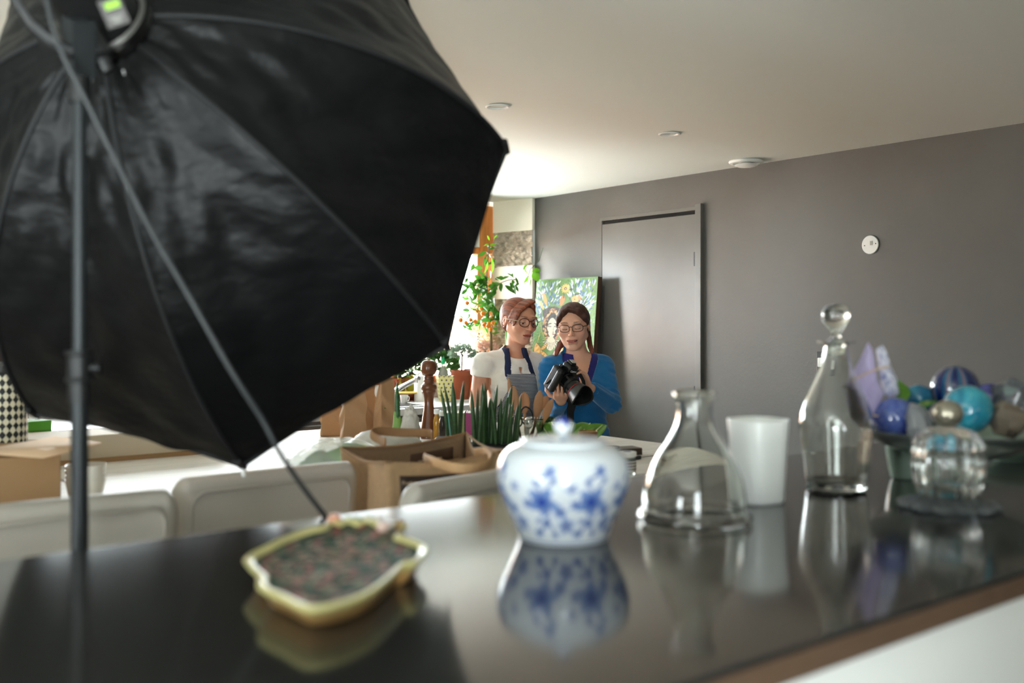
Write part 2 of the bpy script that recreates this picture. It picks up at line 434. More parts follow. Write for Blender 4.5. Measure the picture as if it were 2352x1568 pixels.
# ================================================================ LARGE FURNITURE
ZB = 1.08   # bar counter top
ZT = 0.95   # kitchen table top
ZK = 0.88   # worktop by the window
m_bar = pm('dark waxed steel', (44, 43, 41), 0.10, 0.0, var=(2.5, .06), spec=.55, coat=.0)
m_baredge = pm('brown counter edge', (98, 76, 60), 0.5, var=(20, .12))
t = thing('bar_counter', 'long bar counter with a dark satin top, brown edge and white front panel', 'counter', (1.6, 1.045, 0))
MB().box((0, 0, ZB - .004), (6.1, .89, .008), bev=.002).build('top', m_bar, t)
MB().box((0, 0, ZB - .0225), (6.09, .885, .029), bev=.002).build('edge_band', m_baredge, t)
MB().box((0, -.395, (ZB - .037) / 2), (6.06, .07, ZB - .037)).build('front_panel', m_white, t)

m_ttop = pm('whitewashed boards', (222, 219, 212), 0.5, var=(5, .16), bump=(5, .25, 8), stretch=(1.2, 22, 1))
m_oak = pm('oak', (166, 116, 62), 0.5, var=(9, .2), stretch=(1, 10, 10))
TX0, TX1, TY0, TY1 = -1.2, 2.80, 2.41, 3.86
t = thing('kitchen_table', 'large high table with a whitewashed board top and oak sides', 'table', ((TX0 + TX1) / 2, (TY0 + TY1) / 2, 0))
MB().box((0, 0, ZT - .006), (TX1 - TX0, TY1 - TY0, .012), bev=.002).build('tabletop', m_ttop, t)
MB().box((0, 0, ZT - .040), (TX1 - TX0 - .004, TY1 - TY0 - .004, .056), bev=.003).build('apron_frame', m_oak, t)
for sx in (-1, 1):
    for sy in (-1, 1):
        MB().box((sx * (TX1 - TX0 - .4) / 2, sy * (TY1 - TY0 - .5) / 2, (ZT - .068) / 2), (.09, .09, ZT - .068), bev=.004).build('leg', m_oak, t)

t = thing('side_table', 'smaller whitewashed table joined to the end of the big one', 'table', (2.42, 2.04, 0))
MB().box((0, 0, ZT - .006), (.75, .73, .012), bev=.002).build('tabletop', m_ttop, t)
MB().box((0, 0, ZT - .040), (.745, .725, .056), bev=.003).build('apron_frame', m_oak, t)
for sx in (-1, 1):
    for sy in (-1, 1): MB().box((sx * .32, sy * .31, (ZT - .068) / 2), (.07, .07, ZT - .068), bev=.004).build('leg', m_oak, t)

# worktop along the window, with cabinets, sink and the low cabinet beside the grey wall
m_cab = pm('taupe cabinet', (112, 102, 96), 0.4)
m_wt = pm('pale worktop', (196, 196, 194), 0.25, var=(40, .05))
KY = 5.20
t = thing('window_worktop', 'pale grey worktop running along the window above the taupe cabinets', 'worktop', (1.6, 5.6, 0))
# top split round the sink opening
SX0, SX1, SY0, SY1 = 2.62, 3.55, 5.30, 5.68
ox, oy = 1.6, 5.6
def wb(mb, xa, xb, ya, yb): mb.box(((xa + xb) / 2 - ox, (ya + yb) / 2 - oy, ZK - .02), (xb - xa, yb - ya, .04))
mb = MB(); wb(mb, -1.4, SX0, KY, 5.95); wb(mb, SX1, 4.52, KY, 5.95); wb(mb, SX0, SX1, KY, SY0); wb(mb, SX0, SX1, SY1, 5.95)
mb.build('slab', m_wt, t)
tk = thing('kitchen_sink', 'brushed steel inset sink in the worktop below the window', 'sink', (3.085, 5.49, ZK))
hw, hd = (SX1 - SX0) / 2 - .004, (SY1 - SY0) / 2 - .004
mb = MB()
for a, b_, c_, d_ in ((-hw, hw, -hd, -hd + .012), (-hw, hw, hd - .012, hd), (-hw, -hw + .012, -hd, hd), (hw - .012, hw, -hd, hd), (-.01, .01, -hd, hd)):
    mb.box(((a + b_) / 2, (c_ + d_) / 2, -.085), (b_ - a, d_ - c_, .17))
mb.box((0, 0, -.172), (2 * hw, 2 * hd, .006)).build('basin', m_steel, tk)
MB().box((0, -hd - .0, .003), (2 * hw + .02, .03, .006)).box((0, hd, .003), (2 * hw + .02, .03, .006)).box((-hw, 0, .003), (.03, 2 * hd, .006)).box((hw, 0, .003), (.03, 2 * hd, .006)).build('rim', m_steel, tk)
k0 = None
for i in range(8):
    xa = -1.39 + i * .735
    if k0 is None:
        k0 = thing('base_cabinet', 'taupe', 'cabinet', (xa + .365, 5.58, 0), group='taupe base cabinets under the window worktop')
        MB().box((0, .01, .47), (.728, .70, .74)).build('carcass', m_cab, k0)
        MB().box((0, .02, .05), (.72, .6, .1)).build('plinth', m_dark, k0)
        for z0, z1 in ((.10, .40), (.405, .685), (.69, .825)):
            dr = MB().box((0, -.350, (z0 + z1) / 2), (.724, .018, z1 - z0 - .004), bev=.002).build('drawer', m_cab, k0)
            MB().box((0, -.364, z1 - .010), (.724, .016, .008), bev=.002).build('handle', m_steel, dr)
        c = k0
    else:
        c = copy_tree(k0); c.location.x = xa + .365
    c['label'] = 'taupe drawer cabinet under the window worktop, one of a row of alike units'
t = thing('side_cabinet', 'low taupe cabinet against the grey wall under the green painting', 'cabinet', (4.39, 5.03, 0))
MB().box((0, 0, .44), (.42, .32, .86), bev=.004).build('carcass', m_cab, t)
MB().box((0, 0, .875), (.43, .33, .01), bev=.002).build('top', m_wt, t)
MB().box((-.215, 0, .45), (.012, .30, .76), bev=.003).build('door', m_cab, t)

# ---------------------------------------------------------------- chairs
m_leather = pm('taupe leather', (176, 168, 156), 0.42, var=(6, .03), bump=(9, .35, 4))
m_pipe = pm('leather piping', (162, 154, 142), 0.45)
m_leg = pm('dark oak leg', (92, 66, 44), 0.5)
def make_chair():
    t = thing('upholstered_chair', '', 'chair')
    # local: back at y=0 facing -Y outward, seat extends to +Y
    W, TOP, SEAT = .455, 1.075, .66
    mb = MB(); V, Fs = rbox(W / 2, .034, (TOP - SEAT + .06) / 2, .033, 6)
    out = []
    for (x, y, z) in V:
        zz = z + (TOP + SEAT - .06) / 2; q = (zz - SEAT) / (TOP - SEAT)
        y2 = y - .035 * q * q - .018 * (1 - (2 * x / W) ** 2) + .018
        # round the top corners
        cxr = .055; ex = max(abs(x) - (W / 2 - cxr), 0) / cxr
        zz -= .040 * (1 - math.sqrt(max(0, 1 - ex * ex))) if q > .7 else 0
        x2 = x * (1 - .05 * (1 - q))
        out.append((x2, y2, zz))
    mb.add(out, Fs); bk = mb.build('backrest', m_leather, t, sub=2, smooth=180)
    def yb(x, z):
        q = (z - SEAT) / (TOP - SEAT); return -.036 - .035 * q * q - .018 * (1 - (2 * x / W) ** 2) + .018
    ins = .036; x1 = W / 2 - ins; zt = TOP - ins; r = .035; path = [(x1 * .95, SEAT - .02), (x1 * .975, .85), (x1, zt - r)]
    for k in range(1, 6): a = k / 6 * PI / 2; path.append((x1 - r + r * math.cos(a), zt - r + r * math.sin(a)))
    path += [(0, zt + .003)]
    path = path + [(-x, z) for x, z in path[-2::-1]]
    fine = []
    for i in range(len(path) - 1):
        for k in range(6): f_ = k / 6; fine.append((path[i][0] * (1 - f_) + path[i + 1][0] * f_, path[i][1] * (1 - f_) + path[i + 1][1] * f_))
    fine.append(path[-1])
    MB().tube([(x, yb(x, z) + .001, z) for x, z in fine], .0042, 8).build('piping', m_pipe, bk)
    MB().box((0, .24, SEAT - .02), (W - .01, .44, .09), bev=.03).build('seat', m_leather, t, sub=1, smooth=180)
    for x in (-.19, .19):
        for y in (.04, .42):
            MB().tube([(x, y, SEAT - .06), (x * 1.04, y + (.0 if y > .2 else -.0), 0)], [.02, .014], 10).build('leg', m_leg, t)
    MB().tube([(-.193, .42, .22), (.193, .42, .22)], .009, 8).build('stretcher', m_leg, t)
    return t
c1 = make_chair(); c2 = copy_tree(c1); c3 = copy_tree(c1)
def place_chair(c, px, py, z, rz, label):
    p = onz(px, py, z); c.location = (p.x, p.y, 0); c.rotation_euler = (0, 0, rz); c['label'] = label; c['group'] = 'taupe leather chairs along the table'
place_chair(c1, 130, 1136, 1.075, math.radians(-1), 'taupe leather high chair behind the light stand pole')
place_chair(c2, 612, 1069, 1.075, math.radians(0), 'taupe leather high chair whose back the cable crosses, between pole and jute bag')
p3 = at(950, 1105, 2.03) + (at(1140, 1062, 2.31) - at(950, 1105, 2.03)).normalized() * .225
c3.location = (p3.x, p3.y, 0); c3.rotation_euler = (0, 0, math.radians(11)); c3.scale = (1, .84, 1); c3['label'] = 'taupe leather high chair turned askew with the jute bag on its seat'; c3['group'] = 'taupe leather chairs along the table'

# ================================================================ UMBRELLA SOFTBOX ON A STAND
def cs(x, y, z): return CAM + RT * x + Vector((0, 0, y)) + FW * z      # camera-levelled metric frame
SC_ = cs(-0.62494659, 0.28740971, 2.22894019); SH = cs(-0.69755143, 0.51618788, 1.70859573)
Sn = (SC_ - SH).normalized(); Sh = (SC_ - SH).length
SV = [cs(*v) for v in ((-.25100675, .76159859, 2.37289302), (-.01293558, .38786781, 2.20138645), (-.13337216, -.04470996, 2.04602049), (-.54176637, -.28273653, 1.99780641),
      (-.99888643, -.18677917, 2.08498736), (-1.2369576, .18695161, 2.25649393), (-1.11652102, .61952938, 2.41185989), (-.70812681, .85755596, 2.46007397))]
SR = (SV[0] - SC_).length
SU = [(v - SC_).normalized() for v in SV]
def rib(k, t):
    """t 0 hub .. 1 rim, bowed outwards"""
    k %= 8; r0 = .075
    th = t * PI / 2; re = r0 + (SR - r0) * math.sin(th); ze = Sh * (1 - math.cos(th))
    rl = r0 + (SR - r0) * t; zl = Sh * t
    q = .72
    return SH + SU[k] * (re * q + rl * (1 - q)) + Sn * (ze * q + zl * (1 - q))
m_nylon = pm('black nylon', (12, 12, 13), 0.44, bump=(9, 1.0, 5), sheen=.0, stretch=(1, 1, 2.0), spec=.24)
m_nylon2 = pm('grey black nylon', (44, 43, 43), 0.42, bump=(7, .6, 3), sheen=.3, spec=.5)
m_lining = pm('white softbox lining', (240, 240, 238), .6)
m_seam = pm('black webbing', (20, 20, 22), .6)
sb = thing('umbrella_softbox', 'big black octagonal umbrella softbox tilted down on a light stand', 'softbox', tuple(SH))
rg = np.random.default_rng(12)
ph = rg.uniform(0, 6.28, (8, 14)); fr = rg.uniform(2, 9, (8, 14, 2))
def panel(k, inner=False):
    def fn(u, v):
        t = v * (.95 if inner else 1); a = rib(k, t); b_ = rib(k + 1, t)
        p = a.lerp(b_, u); e = math.sin(PI * u)
        ax = SH + Sn * ((p - SH).dot(Sn)); rad = (p - ax).normalized()
        sag = -.030 * e * math.sin(PI * min(1, t * .9 + .05))
        wv = 0.0
        for j in range(14):
            f0, f1 = fr[k, j]
            # diagonal pulls, strongest near hub and corners
            wv += math.sin(f0 * 3.0 * u + f1 * 4.2 * t * (1 if j % 2 else -1) + ph[k, j]) / (3 + j * .5)
        sharp = abs(math.sin(7 * t + 5 * u + ph[k, 0])) ** .5
        amp = (.0038 + .0070 * (1 - t)) * e ** .5
        p = p + rad * (sag + amp * (wv + .6 * sharp)) 
        if inner: p = p - rad * .006 - Sn * .0
        return tuple(p)
    return fn
for k in range(8):
    MB().grid(panel(k), 40, 60).build('fabric_panel', m_nylon, sb, world=True, smooth=180)
    MB().grid(panel(k, True), 14, 20).build('lining', m_lining, sb, world=True, smooth=180)
for k in range(8):
    pts = [rib(k, t / 24) for t in range(25)]; ax = []
    out = [p + ((p - SH) - Sn * (p - SH).dot(Sn)).normalized() * .002 for p in pts]
    MB().tube(out, .0048, 8).build('rib', m_seam, sb, world=True)
    MB().tube([rib(k, 1) + (rib(k + 1, 1) - rib(k, 1)) * (i / 6) + (SC_ - (rib(k, 1) + rib(k + 1, 1)) / 2).normalized() * .012 * math.sin(PI * i / 6) for i in range(7)], .006, 8).build('rim_edge', m_seam, sb, world=True)
    c_ = SV[k]; MB().tube([c_ - Sn * .03, c_ + Sn * .012], .008, 10).build('corner_pocket', m_seam, sb, world=True)
MB().add([tuple(SC_ - Sn * .05)] + [tuple(SC_ + (SV[k] - SC_) * .93 - Sn * .05) for k in range(8)], [(0, 1 + k, 1 + (k + 1) % 8) for k in range(8)]).build('front_diffuser', m_lining, sb, world=True, solid=.002)
# hem toggle hanging from the lowest corner
MB().tube([SV[3] + Vector((0, 0, -.005)), SV[3] + Vector((.004, 0, -.022))], .0035, 8).build('toggle', m_white, sb, world=True)
MB().lathe([(.070, -.012), (.082, -.012), (.086, 0), (.082, .012), (.070, .012), (.070, -.012)], 40, T=frame_to(SH + Sn * .0, Sn)).build('speed_ring', pm('dark ring metal', (70, 70, 70), .3, 1.0), sb, world=True)
# flash head
fh = thing('studio_flash_head', 'black studio flash head with silver ring, tilt lever and grey label', 'flash head', tuple(SH))
Tf = frame_to(SH, -Sn)
MB().lathe([(0, -.02), (.066, -.02), (.070, .0), (.070, .03), (.062, .05), (.062, .20), (.056, .215), (0, .215)], 40, T=Tf).build('body', m_blackpl, fh, world=True)
MB().lathe([(.071, -.004), (.079, -.004), (.080, .02), (.073, .024), (.071, .02)], 40, T=Tf).build('bayonet_ring', pm('ring metal', (120, 118, 116), .3, 1.0), fh, world=True)
Tl = frame_to(at(262, 28, 1.50), -FW + RT * .35 + Vector((0, 0, -.2)), RT * -.45 + Vector((0, 0, 1)))
lb = MB().box((0, 0, 0), (.042, .034, .003), T=Tl, bev=.001).build('label_plate', pm('label grey', (72, 68, 66), .5), fh, world=True)
MB().box((.010, -.002, .002), (.010, .022, .002), T=Tl).build('green_stripe', pm('label green', (140, 190, 40), .5), lb, world=False).location = (0, 0, 0)
g_ = [o for o in lb.children][0]; g_.location = -fh.location
for i in range(4):
    MB().box((-.006 - i * .003, 0, .002), (.001, .020 - i * .003, .001), T=Tl).build('label_text', pm('label text', (170, 168, 160), .5), lb, loc=-fh.location)
# bracket, tilt yoke and lever
br = MB()
b0, b1 = at(183, 172, 1.60), at(181, 42, 1.56)
br.tube([b0, b1], [(.021, .026), (.021, .028)], 4, flat=FW).build('tilt_bracket', m_blackmat, fh, world=True)
MB().tube([at(205, 60, 1.60), at(232, 118, 1.60), at(205, 150, 1.61)], [.012, .017, .012], 12).build('tilt_joint', m_blackpl, fh, world=True)
MB().tube([at(168, 125, 1.57), at(110, 95, 1.56), at(70, 55, 1.55), at(28, -10, 1.54)], [(.007, .010), (.008, .014), (.007, .010), (.005, .007)], 10).build('tilt_lever', m_blackpl, fh, world=True)
MB().tube([at(215, 130, 1.60), at(240, 140, 1.60), at(250, 165, 1.60)], [.006, .012, .009], 10).build('clamp_knob', m_blackpl, fh, world=True)
# stand
pb = ground(183, 1.60)
st = thing('light_stand', 'dark grey telescopic light stand pole in front of the softbox', 'light stand', (pb.x, pb.y, 0))
zt = at(184, 165, 1.60).z; zc = at(181, 850, 1.60).z
MB().tube([(0, 0, zc), (0, 0, zt)], .0108, 20).build('upper_tube', m_blackmat, st)
MB().tube([(0, 0, .12), (0, 0, zc)], .0136, 20).build('lower_tube', m_blackmat, st)
MB().lathe([(.0125, -.062), (.0175, -.062), (.0175, -.03), (.022, -.028), (.0225, -.024), (.019, -.02), (.019, .012), (.0225, .016), (.022, .021), (.0128, .022)], 28, c=(0, 0, zc + .01)).build('locking_collar', m_blackpl, st)
cr = RT * 1.0
MB().tube([cr * .018 + Vector((0, 0, zc + .004)), cr * .034 + Vector((0, 0, zc + .004))], [.007, .009], 12).build('wing_knob', m_blackpl, st)
MB().lathe([(.0125, -.03), (.0165, -.03), (.0175, 0), (.0165, .03), (.0125, .03)], 24, c=(0, 0, zt - .02)).build('spigot_sleeve', m_blackpl, st)
for k in range(3):
    a = 2 * PI * k / 3 + .5; dx, dy = math.cos(a), math.sin(a)
    lg = MB().tube([(dx * .018, dy * .018, .33), (dx * .26, dy * .26, .012)], .009, 10).build('leg', m_blackmat, st)
    MB().ball((dx * .262, dy * .262, .012), .012, 12, 8).build('rubber_foot', m_blackpl, lg)
cb = MB().tube(spline([at(95, -60, 1.51), at(130, 90, 1.51), at(185, 205, 1.52), at(262, 360, 1.54), at(345, 525, 1.54), at(440, 690, 1.53), at(530, 850, 1.54), at(600, 960, 1.56), at(640, 1035, 1.57), at(690, 1110, 1.62), at(745, 1183, 1.66), at(790, 1245, 1.69), ground(815, 1.74, .85), ground(825, 1.80, .5), ground(790, 1.85, .02), ground(500, 1.9, .012)], 8), .0043, 8).build('power_cable', pm('cable grey', (52, 54, 56), .45), smooth=180)
tag(cb, 'dark power cable running diagonally down across the softbox to behind the counter', 'cable')

# ================================================================ THINGS ON THE BAR COUNTER
def npc(c): return np.array(lin(c))
# ---- blue and white ginger jar
p = onz(1294, 1234, ZB); t = thing('ginger_jar', 'round blue and white porcelain ginger jar painted with flower sprays', 'jar', tuple(p), rz=RZ); t.scale = (1, 1, .90)
JP = [(0, .002), (.055, .002), (.064, 0), (.067, .003), (.069, .010), (.074, .025), (.083, .047), (.092, .070), (.0985, .092), (.1000, .108), (.0985, .122), (.093, .136), (.083, .148), (.070, .155), (.060, .157), (.058, .150), (.05, .146), (0, .146)]
def fineprof(P, n=7): return [(max(v.x, 0), v.y) for v in spline([(a, b, 0) for a, b in P], n)]
fl = []   # flower centres (angle, z, radius); angle -90deg faces the camera
for a0 in (-112, -68, -24, 20, 64, 108, 152, 196):
    fl += [(a0, .076, .0150, 1.0), (a0 + 16, .060, .0075, .9), (a0 - 14, .072, .006, .9), (a0 + 8, .125, .0065, .9), (a0 - 4, .108, .004, .7), (a0 + 11, .112, .004, .7),
           (a0 + 2, .040, .006, .9), (a0 - 9, .022, .006, .8), (a0 + 10, .020, .004, .8), (a0 - 6, .044, .0045, .7), (a0 + 22, .036, .010, .8), (a0 + 26, .098, .006, .7)]
vines = []
for a0 in (-112, -68, -24, 20, 64, 108, 152, 196):
    vines += [[(a0, .076), (a0 - 1, .095), (a0 - 5, .110), (a0 + 3, .118), (a0 + 8, .125)], [(a0, .076), (a0 + 6, .06), (a0 + 2, .040), (a0 - 4, .03), (a0 - 9, .022)], [(a0 + 2, .04), (a0 + 8, .03), (a0 + 10, .02)], [(a0, .09), (a0 + 8, .104), (a0 + 11, .112)], [(a0 - 14, .072), (a0, .07), (a0 + 16, .06), (a0 + 22, .04)]]
def jarcol(co):
    a = np.degrees(np.arctan2(co[:, 1], co[:, 0])); z = co[:, 2]; r = np.hypot(co[:, 0], co[:, 1])
    out = np.tile(npc((226, 231, 236)), (len(co), 1)); blue = npc((58, 92, 168)); pale = npc((138, 164, 210))
    def da(c): return ((a - c + 180) % 360 - 180) * PI / 180 * .095
    for v in vines:
        P = spline([(x, y, 0) for x, y in v], 6)
        for q in P:
            d = np.hypot(da(q.x), z - q.y); m = d < .0021; out[m] = out[m] * .3 + blue * .7
    for (c, zc_, rr, s_) in fl:
        rr = rr * 1.65
        dx, dz = da(c), z - zc_; d = np.hypot(dx, dz); th = np.arctan2(dz, dx)
        pet = rr * (.82 + .2 * np.cos(5 * th + c)); m = d < pet
        k = np.clip(d / rr, 0, 1)[:, None]
        colr = blue * (1 - k) + pale * k; colr = np.where((np.abs(np.cos(2.5 * th + c / 2)) < .25)[:, None] & (k > .35), blue * .9 + .02, colr)
        colr = np.where(k < .25, npc((34, 62, 150)), colr)
        out[m] = (out * (1 - s_) + colr * s_)[m]
    m = (r > .05) & (np.abs(z - .006) < .0012) & (z < .02); out[m] = blue
    return out
m_pl = pm('porcelain', attr=True, rough=0.08, coat=.3)
MB().lathe(fineprof(JP), 220).build('body', m_pl, t, colfn=jarcol, smooth=180)
def lidcol(co):
    r = np.hypot(co[:, 0], co[:, 1]); a = np.arctan2(co[:, 1], co[:, 0]); out = np.tile(npc((228, 233, 238)), (len(co), 1)); b_ = npc((70, 104, 176))
    m = (np.abs(r - .045 - .004 * np.sin(6 * a)) < .0035) & (np.sin(18 * a) > -.4); out[m] = b_
    for k in range(6):
        d = np.hypot(co[:, 0] - .036 * math.cos(k * PI / 3 + .5), co[:, 1] - .036 * math.sin(k * PI / 3 + .5)); out[d < .006] = b_
    kn = (co[:, 2] > .186) & (r < .010); out[kn] = npc((30, 50, 160)); return out
ld = MB().lathe(fineprof([(.0, .156), (.057, .156), (.062, .1575), (.064, .1605), (.060, .1640), (.048, .168), (.030, .1705), (.012, .1715), (.007, .1725)], 6), 120).build('lid', m_pl, t, colfn=lidcol, smooth=180)
MB().lathe(fineprof([(.006, .171), (.007, .174), (.012, .178), (.0148, .185), (.013, .192), (.007, .197), (.003, .200), (0, .201)], 5), 40).build('knob', m_pl, ld, colfn=lambda co: np.where((co[:, 2:3] > .1915 - .004 * np.cos(5 * np.arctan2(co[:, 1:2], co[:, 0:1]))), npc((36, 56, 170)), npc((230, 234, 238))), smooth=180)

# ---- glass bell carafe
def shell(outer, th=.0028, base=.005):
    """closed glass wall from an outer profile (bottom to top)"""
    inner = [(max(r - th, .0005), z) for r, z in outer[::-1] if z > base]
    return [(0, outer[0][1])] + outer + inner + [(0, base + outer[0][1])]
p = onz(1595, 1196, ZB); t = thing('bell_carafe', 'clear glass bell-shaped carafe without stopper beside the white beaker', 'carafe', tuple(p))
P = fineprof([(.086, 0), (.0915, .004), (.0925, .010), (.0895, .017), (.0845, .021), (.0840, .030), (.0825, .045), (.079, .065), (.071, .087), (.060, .108), (.047, .127), (.036, .146), (.0305, .162), (.0285, .178), (.0285, .194), (.030, .200), (.0345, .205), (.0350, .209), (.0325, .2115)], 4)
MB().lathe(shell(P, .0030, .006), 72).build('vessel', m_glass, t, smooth=180)
# ---- white beaker
p = onz(1741, 1152, ZB); t = thing('white_beaker', 'tall white porcelain beaker with softly squared sides', 'beaker', tuple(p), rz=RZ + .5)
def sq(a, r, z):
    q = 2.9; c, s_ = abs(math.cos(a)), abs(math.sin(a)); return r * (c ** q + s_ ** q) ** (-1 / q) * .97
MB().lathe([(0, 0), (.038, 0), (.041, .002), (.0425, .006), (.0445, .05), (.0475, .11), (.0505, .1475), (.0500, .1495), (.0485, .1495), (.0475, .147), (.0445, .10), (.0405, .012), (.036, .008), (0, .008)], 64, mod=sq).build('body', pm('white glaze', (246, 246, 242), .3), t, smooth=60)
# ---- decanter
p = onz(1920, 1121, ZB); t = thing('glass_decanter', 'tall clear glass decanter with a round ball stopper', 'decanter', tuple(p), rz=RZ)
P = fineprof([(.052, 0), (.0565, .003), (.0585, .012), (.0625, .05), (.0680, .092), (.0705, .120), (.0695, .136), (.064, .158), (.055, .180), (.044, .205), (.0345, .226), (.0270, .248), (.0235, .268), (.0225, .279), (.0260, .2825), (.0350, .2845), (.0355, .2865), (.0335, .2875), (.024, .2878)], 4)
def flute(n, amp, z0, z1):
    def f(a, r, z): return r * (1 - amp * abs(math.sin(n * a / 2)) ** 2 * (1 if z0 < z < z1 else 0))
    return f
MB().lathe(shell(P, .0034, .008), 96, mod=flute(12, .03, .01, .13)).build('vessel', m_glass, t, smooth=180)
MB().lathe(fineprof([(0, .262), (.0135, .262), (.0165, .272), (.0175, .289), (.0105, .291), (.0092, .297), (.0110, .303), (.0155, .311), (.0220, .321), (.0262, .333), (.0255, .345), (.0200, .354), (.010, .3585), (0, .3592)], 4), 48).build('stopper', m_glass, t, smooth=180)
# ---- cut crystal jar with a pearl knob on a scalloped foot
p = onz(2178, 1166, ZB); t = thing('crystal_jar', 'small cut crystal jar with pearly ball knob and petal-shaped foot', 'jar', tuple(p), rz=RZ)
def scal(n, amp): return lambda a, r, z: r * (1 + amp * abs(math.cos(n * a / 2)) - amp * .5)
MB().lathe([(0, 0), (.070, 0), (.0775, .003), (.079, .007), (.073, .012), (.055, .015), (.046, .020), (.0, .022)], 144, mod=scal(12, .22)).build('foot', pm('frosty glass', (226, 236, 242), .03, trans=.9), t, smooth=60)
P = [(.040, .022), (.048, .026), (.0555, .045), (.0590, .065), (.0600, .085), (.0575, .100), (.056, .106)]
MB().lathe(shell(P, .009, .034), 120, mod=scal(14, .07)).build('vessel', m_glass, t, smooth=60)
MB().lathe([(0, .106), (.0565, .106), (.058, .110), (.054, .122), (.042, .134), (.022, .141), (.008, .1435), (0, .1435)], 120, mod=scal(14, .06)).build('lid', m_glass, t, smooth=60)
MB().ball((0, 0, .1645), (.0255, .0255, .0235), 32, 20).build('knob', pm('pearl knob', (176, 168, 150), .25, .75), t, smooth=180)
# ---- compote of glass baubles
cp = onz(2190, 1109, ZB); t = thing('glass_compote', 'wide clear glass footed bowl filled with blue and turquoise baubles', 'bowl', tuple(cp))
MB().lathe([(0, 0), (.060, 0), (.064, .003), (.060, .007), (.030, .011), (.016, .018), (.012, .030), (.014, .040), (.03, .046), (.07, .052), (.115, .066), (.150, .084), (.173, .104), (.176, .108), (.173, .109), (.168, .106), (.146, .088), (.112, .071), (.07, .0575), (.03, .0525), (0, .052)], 96).build('vessel', m_glassg, t, smooth=180)
def swirl(c1, c2, c3, sc_, seed, pw=1.0):
    r = np.random.default_rng(seed); K = r.normal(0, 1, (6, 3)) * sc_; Ph = r.uniform(0, 6.28, 6)
    def f(co):
        q = sum(np.sin(co @ K[i] + Ph[i] + 2 * np.sin(co @ K[(i + 1) % 6])) for i in range(6)) / 3
        q = np.clip(.5 + q * .6, 0, 1)[:, None] ** pw; n = r.uniform(0, 1, len(co))[:, None]
        o = npc(c1) * (1 - q) + npc(c2) * q; return np.where(n > .93, o * .6 + npc(c3) * .4, o)
    return f
m_baub = pm('coloured glass', attr=True, rough=.07, coat=1.0, trans=.15)
def bauble(name, label, cat, px, py, d, r, colf, group=None):
    q = at(px, py, d); o = MB().ball((0, 0, 0), r, 64, 40).build(name, m_baub, loc=q, smooth=180, colfn=colf); tag(o, label, cat); return o
bauble('glass_bauble', 'mottled cobalt blue glass bauble next to the lavender sachet', 'bauble', 2056, 960, 1.985, .0415, swirl((40, 52, 140), (96, 120, 196), (190, 200, 230), 60, 1))
bauble('glass_bauble', 'largest bauble, bright turquoise mottled glass behind the pearl knob', 'bauble', 2222, 940, 1.965, .0480, swirl((12, 128, 160), (60, 180, 200), (190, 230, 235), 70, 2))
def stripes(co):
    a = np.arctan2(co[:, 1], co[:, 0]); s_ = np.sin(a * 9)[:, None]; o = np.where(s_ > .1, npc((16, 26, 92)), npc((34, 96, 130))); o = np.where(s_ < -.85, npc((150, 110, 120)), o); return o
bauble('glass_bauble', 'dark navy glass bauble with vertical stripes at the top of the bowl', 'bauble', 2193, 892, 2.09, .0490, stripes)
bauble('glass_bauble', 'small teal glass bauble half hidden behind the green glass leaves', 'bauble', 2110, 915, 2.10, .0300, swirl((10, 110, 150), (20, 140, 175), (80, 180, 200), 50, 4))
bauble('glass_bauble', 'small purple blue glass bauble behind the clear crystal lump', 'bauble', 2272, 912, 2.05, .0300, swirl((50, 50, 140), (90, 96, 180), (150, 150, 210), 50, 5))
bauble('glass_bauble', 'dark blue bauble tucked under the lavender sachet', 'bauble', 2018, 950, 2.06, .0250, swirl((28, 40, 90), (50, 70, 130), (120, 140, 180), 50, 6))
def lump(name, label, cat, px, py, d, r, mat, seed, sx=1.0):
    rr = random.Random(seed); q = at(px, py, d)
    o = MB().ball((0, 0, 0), (r * sx, r, r * .9), 9, 6, jitter=.14, rng=rr).build(name, mat, loc=q, rot=(rr.uniform(0, 3),) * 3, smooth=20); tag(o, label, cat); return o
m_icy = pm('icy glass', (214, 222, 236), .05, trans=.85)
m_smoky = pm('smoky glass', (176, 158, 140), .1, trans=.55)
lump('crystal_lump', 'clear faceted crystal lump at the far side of the bowl', 'crystal', 2322, 920, 2.02, .044, m_icy, 3)
lump('crystal_lump', 'smoky brown glass lump below the clear crystal in the bowl', 'crystal', 2318, 965, 1.95, .038, m_smoky, 5)
lump('crystal_lump', 'frosted white crystal piece leaning between cobalt bauble and pearl knob', 'crystal', 2112, 978, 1.90, .026, pm('frosted crystal', (190, 192, 196), .3, trans=.5), 7, 1.7)
def leaf_mesh(L_, W_, bend=.3, fold=.15, nu=5, nv=9, th=0.0):
    mb = MB()
    def fn(u, v):
        w_ = W_ * math.sin(PI * min(1, v * .97 + .03)) ** .8 * (1 - .25 * v); x = (u - .5) * w_
        return (x, L_ * v * math.cos(bend * v), -bend * L_ * v * v * .6 + abs(u - .5) * 2 * w_ * fold)
    return mb.grid(fn, nu, nv)
m_gl = pm('green glass leaf', (96, 150, 40), .12, coat=.6)
o = leaf_mesh(.062, .05, .3, .2).build('glass_leaf', m_gl, loc=at(2072, 925, 2.03), rot=(1.1, .2, RZ + .3), solid=.006, smooth=180, sub=1); tag(o, 'upright light green glass leaf beside the lavender sachet', 'glass leaf')
o = leaf_mesh(.09, .03, .25, .2).build('glass_leaf', m_gl, loc=at(2105, 945, 2.0), rot=(.35, 0, RZ - .9), solid=.005, smooth=180, sub=1); tag(o, 'narrow dark green glass leaf lying before the striped bauble', 'glass leaf')
